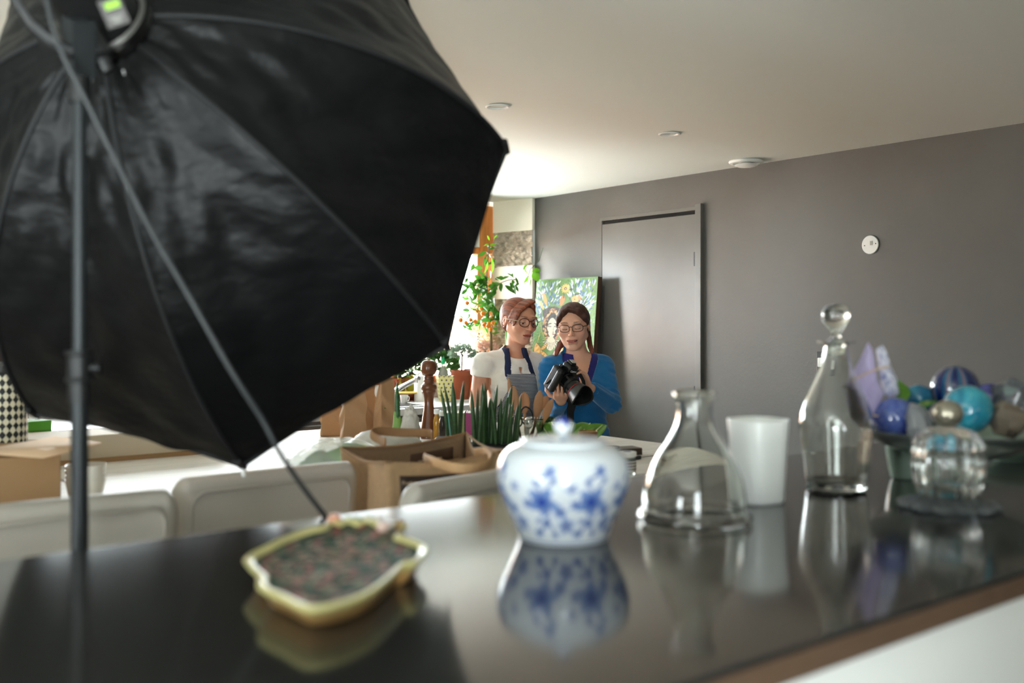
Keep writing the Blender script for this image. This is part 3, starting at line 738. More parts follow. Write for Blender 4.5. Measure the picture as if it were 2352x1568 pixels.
# ---- lavender sachet tied with string
sp = at(1990, 950, 2.0); t = thing('lavender_sachet', 'pointed lilac linen sachet with a floral half, tied with string', 'sachet', tuple(sp), rz=RZ)
def kite(pts, depth, n=16):
    """pillow between a kite outline (x,z) and depth"""
    c = Vector((sum(p_[0] for p_ in pts) / len(pts), 0, sum(p_[1] for p_ in pts) / len(pts))); mb = MB(); m = len(pts) * 6; ring = []
    P3 = [Vector((x, 0, z)) for x, z in pts]; out = []
    for i in range(len(P3)):
        for k in range(6): out.append(P3[i].lerp(P3[(i + 1) % len(P3)], k / 6))
    vs = []; fs = []
    for side in (-1, 1):
        base = len(vs)
        for j in range(8):
            f_ = 1 - j / 8
            for q in out:
                w_ = c + (q - c) * f_; h = depth * math.sqrt(max(0, 1 - f_ ** 2)) * (1 + .12 * math.sin(q.x * 400 + q.z * 230)); vs.append((w_.x, side * h, w_.z))
        vs.append((c.x, side * depth, c.z)); L_ = len(out)
        for j in range(7):
            for k in range(L_):
                a, b_ = base + j * L_ + k, base + j * L_ + (k + 1) % L_; fs.append((a, b_, b_ + L_, a + L_) if side < 0 else (b_, a, a + L_, b_ + L_))
        for k in range(L_):
            a, b_ = base + 7 * L_ + k, base + 7 * L_ + (k + 1) % L_; fs.append((a, b_, base + 8 * L_) if side < 0 else (b_, a, base + 8 * L_))
    return mb.add(vs, fs)
s8 = 2.0 / F
def kp(l): return [((x - 1990) * s8, (950 - y) * s8) for x, y in l]
kite(kp([(1994, 786), (2004, 800), (2012, 860), (2030, 905), (2010, 950), (1985, 985), (1955, 960), (1942, 890), (1962, 850)]), .024).build('lilac_side', pm('lilac linen', (192, 178, 214), .9, bump=(160, .3)), t, smooth=180)
def floral(co):
    r = np.random.default_rng(5); n = np.sin(co[:, 0] * 700 + 3 * np.sin(co[:, 2] * 400)) * np.sin(co[:, 2] * 620 + 2 * np.sin(co[:, 0] * 500)); return np.where((n > .45)[:, None], npc((110, 118, 160)), npc((206, 204, 214)))
kite(kp([(2012, 800), (2028, 792), (2042, 830), (2058, 870), (2066, 905), (2045, 912), (2030, 905), (2020, 850)]), .020).build('floral_side', m_attr, t, colfn=floral, smooth=180, sub=1)
MB().tube(spline([((x - 1990) * s8, -.026, (950 - y) * s8) for x, y in ((1948, 872), (1975, 858), (2005, 846), (2032, 840))], 5), .0018, 6).tube(spline([((x - 1990) * s8, -.027, (950 - y) * s8) for x, y in ((1925, 885), (1938, 890), (1950, 920), (1985, 948), (2010, 952))], 5), .0018, 6).build('string', pm('raffia string', (214, 186, 160), .7), t)
# ---- celadon dishes
m_cel = pm('celadon glaze', (168, 192, 176), .15, coat=.4)
p = onz(2080, 1098, ZB); t = thing('celadon_cup', 'small pale green celadon cup under the edge of the glass bowl', 'cup', tuple(p))
MB().lathe([(0, 0), (.026, 0), (.030, .003), (.034, .02), (.038, .045), (.041, .066), (.0395, .0675), (.037, .064), (.032, .02), (.026, .007), (0, .006)], 48).build('body', m_cel, t)
p = onz(2318, 1058, ZB); t = thing('celadon_bowl', 'shallow pale green celadon bowl with a brown line behind the glass bowl', 'bowl', tuple(p))
MB().lathe([(0, 0), (.035, 0), (.037, .004), (.055, .014), (.070, .033), (.073, .048), (.0715, .049), (.067, .035), (.05, .018), (0, .010)], 56).build('body', m_cel, t)
MB().lathe([(.0712, .0315), (.0718, .033), (.0716, .0345), (.0700, .033), (.0712, .0315)], 56).build('brown_line', pm('brown glaze', (120, 84, 60), .3), t)
# ---- ceramic fish dish
top = [(559, 1284), (572, 1270), (600, 1256), (640, 1236), (700, 1214), (745, 1204), (762, 1190), (782, 1196), (800, 1188), (826, 1195), (850, 1187), (872, 1197), (900, 1196), (935, 1200), (925, 1214), (915, 1226), (945, 1236), (978, 1250), (980, 1268), (955, 1288), (930, 1292), (905, 1316), (870, 1345), (825, 1370), (770, 1388), (718, 1396), (690, 1392), (650, 1372), (604, 1352), (590, 1338), (594, 1320), (576, 1304)]
ZD = ZB + .032
P = [onz(x, y, ZD) for x, y in top]; ctr = sum(P, Vector()) / len(P); ctr.z = ZB
t = thing('ceramic_fish_dish', 'fish-shaped ceramic dish with green glazed relief and ochre sides', 'dish', tuple(ctr))
O = [Vector((q.x - ctr.x, q.y - ctr.y, 0)) for q in spline(P + [P[0]], 4)[:-1]]
mb = MB(); n = len(O); vs = []; fs = []
rows = [(.80, 0.0), (.86, .004), (.90, .014), (.95, .022), (1.0, .028), (1.0, .031), (.975, .0325), (.93, .030), (.90, .027)]
for k, z in rows:
    for q in O: vs.append((q.x * k, q.y * k, z))
for j in range(len(rows) - 1):
    for i in range(n): fs.append((j * n + i, j * n + (i + 1) % n, (j + 1) * n + (i + 1) % n, (j + 1) * n + i))
fs.append(tuple(range(n))[::-1])
sidec = lambda co: np.where((co[:, 2:3] > .026), npc((214, 204, 138)), np.where(co[:, 2:3] > .018, npc((204, 186, 120)), npc((206, 158, 96)))) * (1 + .08 * np.sin(co[:, 0:1] * 70))
mb.add(vs, fs).build('rim', m_attrgloss, t, colfn=sidec, smooth=70)
mb = MB(); vs = []; fs = []; NR = 60
for j in range(NR):
    k = .90 * (1 - j / NR)
    for q in O:
        x, y = q.x * k, q.y * k; z = .027 - .003 * (1 - k) + .0010 * math.sin(x * 260 + 3 * math.sin(y * 150)) * math.sin(y * 240 + 2 * math.sin(x * 120)) * min(1, (1 - k / .9) * 8)
        vs.append((x, y, z))
vs.append((0, 0, .025))
for j in range(NR - 1):
    for i in range(n): fs.append((j * n + i, j * n + (i + 1) % n, (j + 1) * n + (i + 1) % n, (j + 1) * n + i))
for i in range(n): fs.append(((NR - 1) * n + i, (NR - 1) * n + (i + 1) % n, NR * n))
def relief(co):
    x, y = co[:, 0], co[:, 1]; a = np.sin(x * 75 + 3 * np.sin(y * 55)) * np.sin(y * 80 + 2.5 * np.sin(x * 42)); b_ = np.sin(x * 150 + y * 70 + 2 * np.sin(y * 110))
    o = np.tile(npc((48, 72, 56)), (len(co), 1)); o[a > .25] = npc((76, 98, 76)); o[(a > .6)] = npc((158, 112, 104)); o[(b_ > .75) & (a < -.1)] = npc((136, 70, 74)); o[(np.abs(a) < .07)] = npc((156, 138, 122)); o[b_ < -.9] = npc((30, 52, 46)); return o
mb.add(vs, fs).build('glazed_relief', pm('relief glaze', attr=True, rough=.6, spec=.06), t, colfn=relief, smooth=180)
for i, (x, y, r_, c_) in enumerate([(768, 1192, .011, (216, 150, 120)), (800, 1190, .007, (190, 196, 176)), (820, 1192, .008, (170, 176, 150)), (845, 1190, .008, (200, 196, 170)), (868, 1192, .009, (214, 206, 196)), (893, 1203, .008, (226, 216, 214)), (918, 1201, .008, (150, 120, 70)), (880, 1208, .010, (222, 190, 176))]):
    q = onz(x, y, ZD) - ctr; MB().ball((q.x, q.y, .030), (r_, r_, r_ * .9), 16, 10).build('bead', M('bead%d' % i, c_, .15, coat=.5), t, smooth=180)

# ================================================================ THINGS ON THE KITCHEN TABLE
def tz(px, d, z=ZT): return ground(px, d, z)
m_card = pm('cardboard', (150, 118, 82), .8, bump=(90, .08)); m_cardin = pm('cardboard light', (196, 166, 134), .8)
# cardboard box with an open flap
b0 = tz(130, 2.52); b0b = tz(-60, 2.35)
t = thing('cardboard_box', 'open brown cardboard box with a flap folded out on the table', 'box', tuple((b0 + Vector((-.30, .14, 0)))))
bw, bd, bh = .60, .34, .125
mb = MB()
for c_, s_ in (((0, -bd / 2, bh / 2), (bw, .005, bh)), ((0, bd / 2, bh / 2), (bw, .005, bh)), ((-bw / 2, 0, bh / 2), (.005, bd, bh)), ((bw / 2, 0, bh / 2), (.005, bd, bh)), ((0, 0, .003), (bw, bd, .005))): mb.box(c_, s_)
mb.build('body', m_card, t)
o_ = t.location
def flap(pxs, name='flap'):
    P_ = [at(*q) - o_ for q in pxs]; return MB().add([tuple(v) for v in P_], [tuple(range(len(P_)))]).build(name, m_cardin, t, solid=.004)
z_top = ZT + bh
def fz(px, py, z=z_top + .01): return (px, py, (HC - z) * F / (py - HY))
flap([fz(-20, 1042), fz(98, 1051, z_top + .002), fz(165, 1036), fz(200, 1026), fz(232, 1017), fz(128, 1003), fz(-20, 1030)])
# second box behind, cream with brown edge
b1 = tz(240, 3.36); t = thing('packing_box', 'long low cream carton at the far edge of the table', 'box', tuple(b1), rz=0)
MB().box((0, 0, .045), (.78, .22, .09), bev=.003).build('body', pm('cream carton', (192, 178, 156), .7), t); MB().box((0, -.112, .008), (.78, .004, .016)).build('edge_strip', m_card, t)
p = tz(74, 3.42); t = thing('green_carton', 'small bright green carton standing behind the cardboard box', 'carton', tuple(p), rz=.25)
MB().box((0, 0, .06), (.10, .07, .12), bev=.002).build('body', pm('green carton', (70, 140, 36), .6), t); MB().box((0, -.036, .085), (.10, .002, .003)).build('fold_line', pm('green fold', (46, 100, 26), .6), t)
# harlequin canister
p = tz(2, 3.05); t = thing('harlequin_canister', 'tall canister covered in black and cream diamonds', 'canister', tuple(p), rz=RZ)
def harl(co):
    a = np.arctan2(co[:, 1], co[:, 0]) * 12 / (2 * PI) * 2; z = co[:, 2] / .0262; u = (a + z) % 2; v = (a - z) % 2
    return np.where(((u < 1) == (v < 1))[:, None], npc((206, 200, 176)), npc((20, 24, 22)))
MB().lathe([(0, 0)] + [(.072 + .003 * math.sin(i / 130 * PI), i / 130 * .30) for i in range(131)] + [(0, .30)], 240).build('body', m_attr, t, colfn=harl, smooth=60)
MB().lathe([(0, .30), (.074, .30), (.076, .306), (.074, .325), (.03, .335), (0, .336)], 48).build('lid', pm('dark lid', (26, 24, 22), .4), t)
# stacked white dishes
sp0 = tz(197, 2.60)
for i in range(4):
    o = thing('square_bowl', 'white square bowl, ' + ['lowest of the stack beside the stand pole', 'second from the bottom of the stack', 'second from the top of the stack', 'topmost of the stack beside the stand pole'][i], 'bowl', (sp0.x, sp0.y, ZT + i * .0125), rz=RZ + .15, group='stacked white bowls')
    if i == 0:
        MB().lathe([(0, 0), (.036, 0), (.041, .004), (.047, .034), (.050, .046), (.0495, .048), (.0475, .047), (.043, .034), (.038, .008), (0, .007)], 48, mod=sq).build('body', pm('cream glaze', (206, 202, 190), .3), o); b_first = o.children[0]
        MB().tube([(-.046, 0, .042), (-.062, 0, .046), (-.066, 0, .044)], .0028, 6).build('lug', m_steel, o)
    else:
        c = b_first.copy(); COL.objects.link(c); c.parent = o
# plastic bags
m_film = pane_mat('plastic film', (.93, .96, .93))
def blob(c, r, seed, amp=.12, fr_=3.0, seg=48, rings=30, flat=True):
    rr = np.random.default_rng(seed); K = rr.normal(0, fr_, (8, 3)); Ph = rr.uniform(0, 6.28, 8); mb = MB().ball((0, 0, 0), 1, seg, rings); out = []
    for v in mb.v:
        v = np.array(v); n = sum(math.sin(K[i] @ v + Ph[i]) for i in range(8)) / 4 + abs(math.sin(3 * K[0] @ v)) * .5
        q = v * (1 + amp * n); x, y, z = q * np.array(r)
        if flat: z = max(z, -r[2] * .55)
        out.append((x + c[0], y + c[1], z + c[2]))
    mb.v = out; return mb
p = tz(772, 2.95); t = thing('vegetable_bag', 'clear plastic bag of green vegetables lying on the table', 'bag', tuple(p))
film = pm('milky film', (225, 232, 222), .25, alpha=.34, bump=(30, .8, 5))
blob((0, 0, .050), (.135, .11, .060), 3, .08, 5).build('plastic_bag', film, t, rot=(0, 0, -.5), smooth=180)
for i, (dx, dy, r_, c_) in enumerate([(.045, .0, (.088, .055, .054), (84, 134, 46)), (-.045, -.02, (.055, .045, .042), (70, 104, 58)), (.0, .03, (.06, .03, .035), (96, 140, 70))]):
    blob((dx, dy, r_[2] * .55 + .008), r_, 30 + i, .12, 6, 32, 20).build('vegetable', pm('green vegetable%d' % i, c_, .5, var=(30, .3), bump=(60, .5)), t, rot=(0, 0, -.5), smooth=180)
p = tz(880, 3.30); t = tag(blob((0, 0, .045), (.13, .10, .052), 8, .10, 5).build('plastic_bag', pm('white film', (222, 222, 214), .35, alpha=.8, bump=(25, .9, 6)), loc=p, smooth=180), 'crumpled translucent white plastic bag behind the jute bag', 'bag')
# pointed sansevieria leaf wrapped in a clear sleeve
p = tz(913, 3.55); t = thing('wrapped_leaf_plant', 'single upright green leaf plant in a pale crumpled sleeve', 'plant', tuple(p), rz=RZ)
m_sans = pm('sansevieria green', (40, 84, 40), .4, var=(30, .35), stretch=(1, 1, 3))
MB().tube([(0, 0, .02), (0, 0, .14), (-.002, 0, .20), (0, 0, .245)], [(.012, .012), (.010, .010), (.008, .008), (.002, .002)], 10, flat=(1, 0, 0)).build('leaf', m_sans, t, smooth=180)
MB().tube([(0, 0, .0), (0, 0, .05), (0, 0, .10), (-.003, 0, .14)], [(.03, .03), (.024, .02), (.016, .012), (.010, .008)], 14, flat=(1, 0, 0)).build('sleeve', pm('green sleeve', (120, 156, 76), .4), t, smooth=180)
blob((.045, .0, .06), (.035, .03, .085), 14, .14, 6, 32, 24).build('crumpled_wrap', pm('crumpled paper', (206, 202, 192), .6, bump=(40, .8, 6)), t, smooth=180)
# kraft paper bags
m_kraft = pm('kraft paper', (180, 142, 106), .75, bump=(12, 1.0, 5)); m_kdark = pm('kraft print', (120, 92, 64), .8); m_kgreen = pm('printed green', (90, 120, 40), .7)
def paper_bag(px, d, w_, h, rz, label, twist=0.0):
    t = thing('paper_bag', label, 'paper bag', tuple(tz(px, d)), rz=RZ + rz, group='kraft paper bags on the table'); rr = random.Random(px); dep = w_ * .55
    def fn(u, v):
        a = u * 4; e = int(a) % 4; f_ = a - int(a); c = [(-1, -1), (1, -1), (1, 1), (-1, 1)]; x = c[e][0] * (1 - f_) + c[(e + 1) % 4][0] * f_; y = c[e][1] * (1 - f_) + c[(e + 1) % 4][1] * f_
        pinch = 1 - .86 * max(0, (v - .35) / .65) ** 1.3; bul = 1 + .08 * math.sin(PI * v)
        cx = twist * v * v * .05; wob = .004 * math.sin(v * 14 + x * 2 + y * 2 + px) + .002 * math.sin(v * 19 + x * 3)
        return (x * w_ / 2 * bul * (1 - .10 * v) + cx + wob, y * dep / 2 * pinch * bul + wob, v * h + .004 * math.sin(x * 6) * v)
    MB().grid(fn, 48, 26, closeu=True).build('bag', m_kraft, t, solid=.0012, smooth=50)
    MB().box((0, -dep / 2 * 1.06 - .002, h * .42), (w_ * .42, .002, h * .22), T=Matrix.Rotation(-.10, 4, 'X')).build('printed_panel', m_kdark, t)
    MB().box((0, -dep / 2 * 1.06 - .004, h * .53), (w_ * .38, .002, h * .05), T=Matrix.Rotation(-.10, 4, 'X')).build('green_print', m_kgreen, t)
paper_bag(760, 4.02, .075, .20, .3, 'kraft paper bag at the far end of the row, partly under the softbox')
paper_bag(810, 3.85, .085, .23, .5, 'kraft paper bag with a green print, second in the row', .3)
paper_bag(846, 3.95, .075, .25, -.3, 'kraft paper bag with grey lettering, third in the row', -.4)
paper_bag(883, 3.88, .075, .24, .9, 'slim twisted kraft paper bag next to the single leaf plant', .3)
# pepper mill
p = tz(985, 3.95); t = thing('pepper_mill', 'tall turned dark wood pepper mill with a round head', 'pepper mill', tuple(p))
m_mill = pm('stained beech', (104, 58, 28), .28, var=(12, .25), stretch=(1, 1, .25), coat=.4)
K_ = .30 / .30
MB().lathe(fineprof([(0, 0), (.034, 0), (.036, .004), (.0355, .02), (.031, .05), (.0255, .085), (.0205, .12), (.0185, .145), (.0205, .165), (.026, .178), (.0285, .183), (.0275, .189), (.0300, .194), (.0315, .202), (.029, .210), (.022, .216), (.0195, .222), (.0215, .228), (.0195, .236), (.0185, .243), (.0, .243)], 4), 40).build('base', m_mill, t, smooth=50)
MB().lathe(fineprof([(0, .243), (.016, .243), (.018, .248), (.0265, .256), (.0315, .268), (.0322, .2735), (.0312, .2745), (.0312, .2765), (.0322, .2775), (.0305, .292), (.0235, .303), (.012, .3085), (0, .309)], 4), 40).build('head', m_mill, t, smooth=50)
MB().ball((0, 0, .310), (.006, .006, .004), 16, 8).build('cap_nut', pm('brass', (150, 110, 50), .3, 1), t)
# sansevieria cylindrica pots
m_pot = pm('dark planter', (52, 48, 44), .5)
def sansev(px, d, stems, label, ww, cols=0):
    t = thing('sansevieria_plant', label, 'potted plant', tuple(tz(px, d)), rz=RZ); hpot = .05
    MB().box((0, 0, hpot / 2), (ww, .11, hpot), bev=.012).build('planter', m_pot, t); MB().box((0, 0, hpot - .001), (ww - .02, .09, .008)).build('soil', m_dark, t)
    for (bx, by_, tx, ty, r_) in stems:   # base px offset and tip px/py
        s1 = d / F; base = Vector(((bx - px) * s1, by_, hpot - .01)); tip = Vector(((tx - px) * s1, by_ * 1.3, HC - (ty - HY) * s1 - ZT)); mid = base.lerp(tip, .5) + Vector(((bx - tx) * s1 * .12, 0, 0))
        pts = spline([base, mid, tip], 8); n_ = len(pts)
        MB().tube(pts, [r_ * (.82 + .18 * min(1, i / n_ * 2)) * (1.0 if i < n_ * .55 else max(.08, 1 - ((i / (n_ - 1) - .55) / .45) ** 1.9)) for i in range(n_)], 10).build('leaf', m_stem, t, smooth=180)
m_stem = pm('cylinder leaf', (46, 78, 36), .4, var=(40, .3), stretch=(.3, .3, 3))
sansev(1038, 3.50, [(1030, 0, 1012, 892, .0065), (1040, .02, 1018, 880, .0055), (1047, -.02, 1040, 876, .010), (1052, .01, 1065, 873, .0055), (1056, .02, 1066, 880, .005)], 'potted cylinder sansevieria with five spiky leaves beside the pepper mill', .13)
rr = random.Random(5); st_ = [(1090, .0, 1082, 893, .0075), (1095, .02, 1097, 891, .006), (1111, -.01, 1108, 880, .0105), (1116, .01, 1114, 878, .008), (1100, -.03, 1112, 905, .006), (1128, .0, 1143, 883, .008), (1133, .02, 1136, 897, .007), (1140, -.02, 1128, 912, .008), (1120, .03, 1125, 915, .007), (1146, .0, 1151, 915, .008), (1152, -.02, 1166, 905, .008), (1158, .02, 1176, 885, .010), (1166, -.03, 1180, 915, .006), (1172, .0, 1172, 925, .009), (1186, -.02, 1197, 908, .0065), (1180, .02, 1190, 930, .007), (1105, .03, 1103, 930, .007), (1149, .03, 1160, 930, .006)]
sansev(1138, 3.32, st_, 'long planter of many dark green cylinder sansevieria leaves in front of the women', .22)
# books and bottles behind
for px, w_, c_, lb_ in ((1004, .020, (112, 176, 172), 'turquoise book standing between the pepper mill and the spiky plant'), (1030, .036, (108, 190, 186), 'thicker turquoise book behind the spiky plant'), (1058, .034, (158, 172, 112), 'olive green book between the turquoise and the magenta one'), (1079, .024, (168, 70, 130), 'magenta book standing next to the long planter')):
    p = tz(px, 4.12); o = thing('book', lb_, 'book', tuple(p), rz=RZ, group='colourful books on the table')
    MB().box((0, 0, .045), (w_ - .004, .13, .086)).build('pages', M('paper', (226, 222, 210), .8), o)
    MB().box((0, -.067, .045), (w_, .004, .09), bev=.001).box((-w_ / 2, 0, .045), (.003, .135, .09)).box((w_ / 2, 0, .045), (.003, .135, .09)).build('cover', pm('book cover', c_, .5), o)
for px, d, c_, lb_ in ((1003, 3.90, (206, 150, 50), 'small bottle of amber oil right beside the pepper mill'), (1016, 3.82, (66, 52, 44), 'small bottle of dark vinegar next to the amber one')):
    p = tz(px, d); t = thing('oil_bottle', lb_, 'bottle', tuple(p))
    MB().lathe([(0, 0), (.012, 0), (.0135, .003), (.0135, .075), (.010, .088), (.008, .094), (.008, .102), (0, .102)], 24).build('glass', pm('liquid %d' % px, c_, .1, trans=.35), t)
    MB().lathe([(0, .100), (.0115, .100), (.0115, .118), (0, .118)], 24).build('cap', m_white, t)
# glass jar of utensils
p = tz(1214, 3.62); t = thing('utensil_jar', 'clear glass jar holding wooden spoons on the table', 'jar', tuple(p))
MB().lathe(shell([(.052, 0), (.056, .004), (.057, .03), (.057, .105), (.058, .110)], .003, .006), 48).build('vessel', m_glass, t, smooth=180)
m_beech = pm('beech wood', (178, 130, 92), .5, var=(16, .12), stretch=(1, 1, .2)); jar_c = p
def spoon(px, py, wpx, lpx, dd, bx, label, cat='wooden spoon', hole=False, mat=None, tilt=0):
    """head centre px,py; foot inside the jar"""
    s1 = (3.62 + dd) / F; top_ = Vector(((px - 1214) * s1, dd, HC - (py - HY) * s1 - ZT)); foot = Vector((bx, dd * .3, .012)); t = thing('wooden_spoon', label, cat, tuple(p), rz=RZ, group='wooden spoons in the glass jar')
    dr = (top_ - foot).normalized(); T = frame_to(top_, dr, (0, -1, 0)); hl, hw = lpx * s1 / 2, wpx * s1 / 2
    mb = MB().tube([(0, 0, -hl), (0, 0, -hl * .8), (0, 0, -hl * .4), (0, 0, 0), (0, 0, hl * .5), (0, 0, hl * .85), (0, 0, hl)], [(.004, .004), (.004, hw * .55), (.004, hw * .9), (.004, hw), (.004, hw * .88), (.0035, hw * .5), (.002, hw * .12)], 16, T=T, flat=(1, 0, 0)); mb.build('bowl', mat or m_beech, t, smooth=180)
    MB().tube([foot, top_ - dr * hl * .9], [.0045, .005], 10).build('handle', mat or m_beech, t)
spoon(1182, 915, 20, 60, 0, -.03, 'wooden spoon with a tapered head, nearest the long planter'); spoon(1205, 925, 26, 50, .035, -.01, 'wide wooden spoon half behind a black ring handle'); spoon(1236, 928, 22, 64, 0, .01, 'tallest long oval wooden spoon in the middle of the jar')
spoon(1248, 932, 24, 50, .04, .0, 'wooden spatula mostly hidden behind the long oval spoon'); spoon(1258, 942, 18, 56, -.02, .02, 'wooden spoon leaning furthest out of the jar'); spoon(1171, 890, 10, 46, .01, -.045, 'thin wooden stick standing above the other utensils')
t = thing('kitchen_scissors', 'black handled ring tool standing in the utensil jar', 'scissors', tuple(p), rz=RZ)
s1 = 3.6 / F
def ring(cx_, cy_, rx, rz_, r_, rot=0): return [(((cx_ - 1214) * s1 + rx * math.cos(a) * math.cos(rot) - rz_ * math.sin(a) * math.sin(rot)), -.012, (HC - (cy_ - HY) * s1 - ZT) + rx * math.cos(a) * math.sin(rot) + rz_ * math.sin(a) * math.cos(rot)) for a in [2 * PI * i / 28 for i in range(28)]]
MB().tube(ring(1210, 957, .0215, .036, 0, .2), .0032, 8, closed=True).build('handle', m_blackpl, t); MB().tube(ring(1188, 968, .016, .022, 0, .3), .0032, 8, closed=True).build('handle', m_blackpl, t)
MB().tube([(-.004, -.012, .085), (-.012, -.01, .02)], [(.004, .010), (.002, .004)], 8).build('blade', m_steel, t)
t = thing('ladle', 'small shiny steel ladle standing in the utensil jar', 'ladle', tuple(p), rz=RZ)
MB().ball(((1214 - 1214) * s1, -.022, HC - (972 - HY) * s1 - ZT), (.016, .008, .024), 24, 14).build('bowl', m_chrome, t, smooth=180); MB().tube([(0, -.02, .07), (-.002, -.01, .01)], .003, 8).build('handle', m_chrome, t)
t = thing('wire_whisk', 'fine wire whisk with its loops rising from the utensil jar', 'whisk', tuple(p), rz=RZ)
for k in range(6):
    a = k * PI / 6; MB().tube(spline([Vector((.035, -.0, .05)), Vector((.047 + .016 * math.cos(a), .016 * math.sin(a), .10)), Vector((.056, 0, .145)), Vector((.047 - .016 * math.cos(a), -.016 * math.sin(a), .10)), Vector((.035, 0, .05))], 6), .0009, 5).build('wire_loop', m_chrome, t)
MB().tube([(.03, 0, .012), (.036, 0, .055)], .005, 8).build('handle', m_steel, t)
# leafy greens and broccoli
m_leafg = pm('pak choi leaf', (84, 138, 34), .4, var=(18, .25), bump=(30, .5)); m_rib = pm('pak choi stalk', (196, 208, 160), .4)
p = tz(1300, 3.62); t = thing('pak_choi', 'bunch of bright green leafy pak choi lying on the table', 'vegetable', tuple(p), rz=RZ)
for i, (x, z, rx, rz_, ry) in enumerate([(-.045, .01, 1.2, .5, -.6), (-.02, .02, 1.0, .3, -.3), (.01, .03, .75, -.2, .2), (.04, .03, .8, -.5, .5), (.065, .015, 1.0, -.8, .8), (0, .01, .5, .1, 0), (.03, .05, .5, -.3, .3), (-.03, .045, .6, .3, -.2)]):
    lf = leaf_mesh(.13, .085, .55, .18, 9, 14).build('leaf', m_leafg, t, loc=(x, -.04 + .01 * i, z), rot=(rx, ry * .5, rz_), solid=.0015, smooth=180)
    MB().tube([(0, 0, 0), (0, .05, -.004), (0, .10, -.020)], [(.005, .005), (.0035, .0035), (.0015, .0015)], 8).build('stalk', m_rib, lf)
p = tz(1262, 3.75); t = thing('broccoli_head', 'dark green broccoli head beside the pak choi', 'vegetable', tuple(p))
blob((0, 0, .065), (.042, .042, .034), 21, .12, 14, 48, 30, False).build('floret', pm('broccoli', (44, 74, 40), .8, var=(60, .4), bump=(120, 1)), t, smooth=180); MB().tube([(0, 0, .002), (0, 0, .05)], [.014, .016], 12).build('stalk', m_rib, t)
# brass tin, lidded jar, dark box
p = tz(1350, 3.38); t = thing('brass_tin', 'small cylindrical brass tin beside the pak choi', 'tin', tuple(p))
m_brass = pm('dull brass', (150, 112, 66), .35, .8)
MB().lathe([(0, 0), (.031, 0), (.032, .002), (.032, .083), (.0335, .085), (.0335, .088), (.031, .089), (.030, .086), (0, .084)], 40).build('body', m_brass, t); MB().lathe([(.0325, .06), (.0332, .061), (.0332, .063), (.0325, .064)], 40).build('rim_band', m_brass, t)
p = tz(1441, 2.98); t = thing('lidded_glass_jar', 'small glass jar with a white lid and printed label', 'jar', tuple(p))
MB().lathe([(0, 0), (.022, 0), (.025, .003), (.026, .008), (.026, .050), (.023, .058), (0, .058)], 36).build('glass', m_glassg, t); MB().lathe([(0, .056), (.0265, .056), (.0275, .058), (.0275, .068), (.0265, .070), (0, .070)], 36).build('lid', m_white, t)
MB().lathe([(.0262, .012), (.0265, .012), (.0265, .044), (.0262, .044)], 36).build('label', pm('jar label', (206, 202, 192), .6), t)
MB().lathe([(0, .0702), (.010, .0702), (.012, .0706), (0, .0708)], 24).build('lid_print', pm('lid print', (70, 90, 150), .5), t)
for k in range(3): MB().lathe([(.0266, .018 + k * .009), (.0268, .018 + k * .009), (.0268, .021 + k * .009), (.0266, .021 + k * .009)], 36).build('label_line', pm('label line', (90, 84, 80), .6), t)
p = tz(1432, 3.45); t = thing('dark_box', 'flat dark brown box lying behind the lidded jar', 'box', tuple(p), rz=-.3); MB().box((0, 0, .011), (.11, .07, .022), bev=.002).build('body', pm('dark brown card', (62, 46, 38), .5), t); MB().box((0, 0, .023), (.108, .068, .003), bev=.001).build('lid', pm('box lid', (112, 104, 98), .5), t)
p = tz(1465, 3.32); t = thing('usb_stick', 'small black stick device lying next to the dark box', 'device', tuple(p), rz=.2); MB().box((0, 0, .006), (.028, .012, .012), bev=.003).build('body', m_blackpl, t); MB().tube([(.012, 0, .006), (.05, .01, .003), (.10, 0, .003), (.16, -.02, .003)], .0012, 6).build('thin_wire', m_blackpl, t)
p = tz(1398, 3.42); t = thing('glass_dish', 'small clear glass dish partly hidden behind the ginger jar lid', 'dish', tuple(p)); MB().lathe(shell([(.02, 0), (.03, .006), (.036, .02), (.038, .032)], .002, .004), 40).build('vessel', m_glass, t, smooth=180)

# ---- jute shopping bag on the chair
bz = at(1, 1, 1)
RZB = 1.085
qA, qB, qC, qD = onz(783, 1028, RZB), onz(886, 1062, RZB), onz(1158, 1034, RZB), onz(1071, 994, RZB)
cen = (qA + qB + qC + qD) / 4
t = thing('jute_shopping_bag', 'open natural jute shopping bag with brown printed panel standing on the chair', 'shopping bag', (cen.x, cen.y, .71))
m_jute = pm('jute', (182, 148, 110), .85, bump=(220, .6, 2), var=(60, .08)); m_band = pm('jute band', (160, 124, 88), .85, bump=(220, .4, 2)); m_jin = pm('jute inside', (158, 130, 100), .9, bump=(180, .7, 2))
hB = RZB - .71
def side(a, b_, name, mat, bow=.0, fold=0.0, ztop=hB):
    A = a - t.location; B_ = b_ - t.location; A.z = B_.z = 0; nrm = Vector((B_.y - A.y, A.x - B_.x, 0)).normalized()
    def fn(u, v):
        e = math.sin(PI * u); sh = .86 + .14 * v; P_ = A.lerp(B_, u) * sh + nrm * (bow * e * (.3 + .7 * math.sin(PI * v * .8)) - fold * (1 - abs(2 * u - 1)) * v)
        zz = v * ztop - (.012 * e * v if name == 'front_panel' or name == 'back_panel' else .016 * e * v)
        return (P_.x, P_.y, zz + .002 * math.sin(u * 9))
    return MB().grid(fn, 24, 20).build(name, mat, t, solid=.0025, smooth=50)
side(qB, qC, 'front_panel', m_jute, .012); side(qC, qD, 'side_panel', m_jute, 0, .03); side(qD, qA, 'back_panel', m_jin, .01); side(qA, qB, 'side_panel', m_jute, 0, .02)
MB().box((0, 0, .004), (.26, .24, .004), rz=-.5).build('base', m_jute, t)
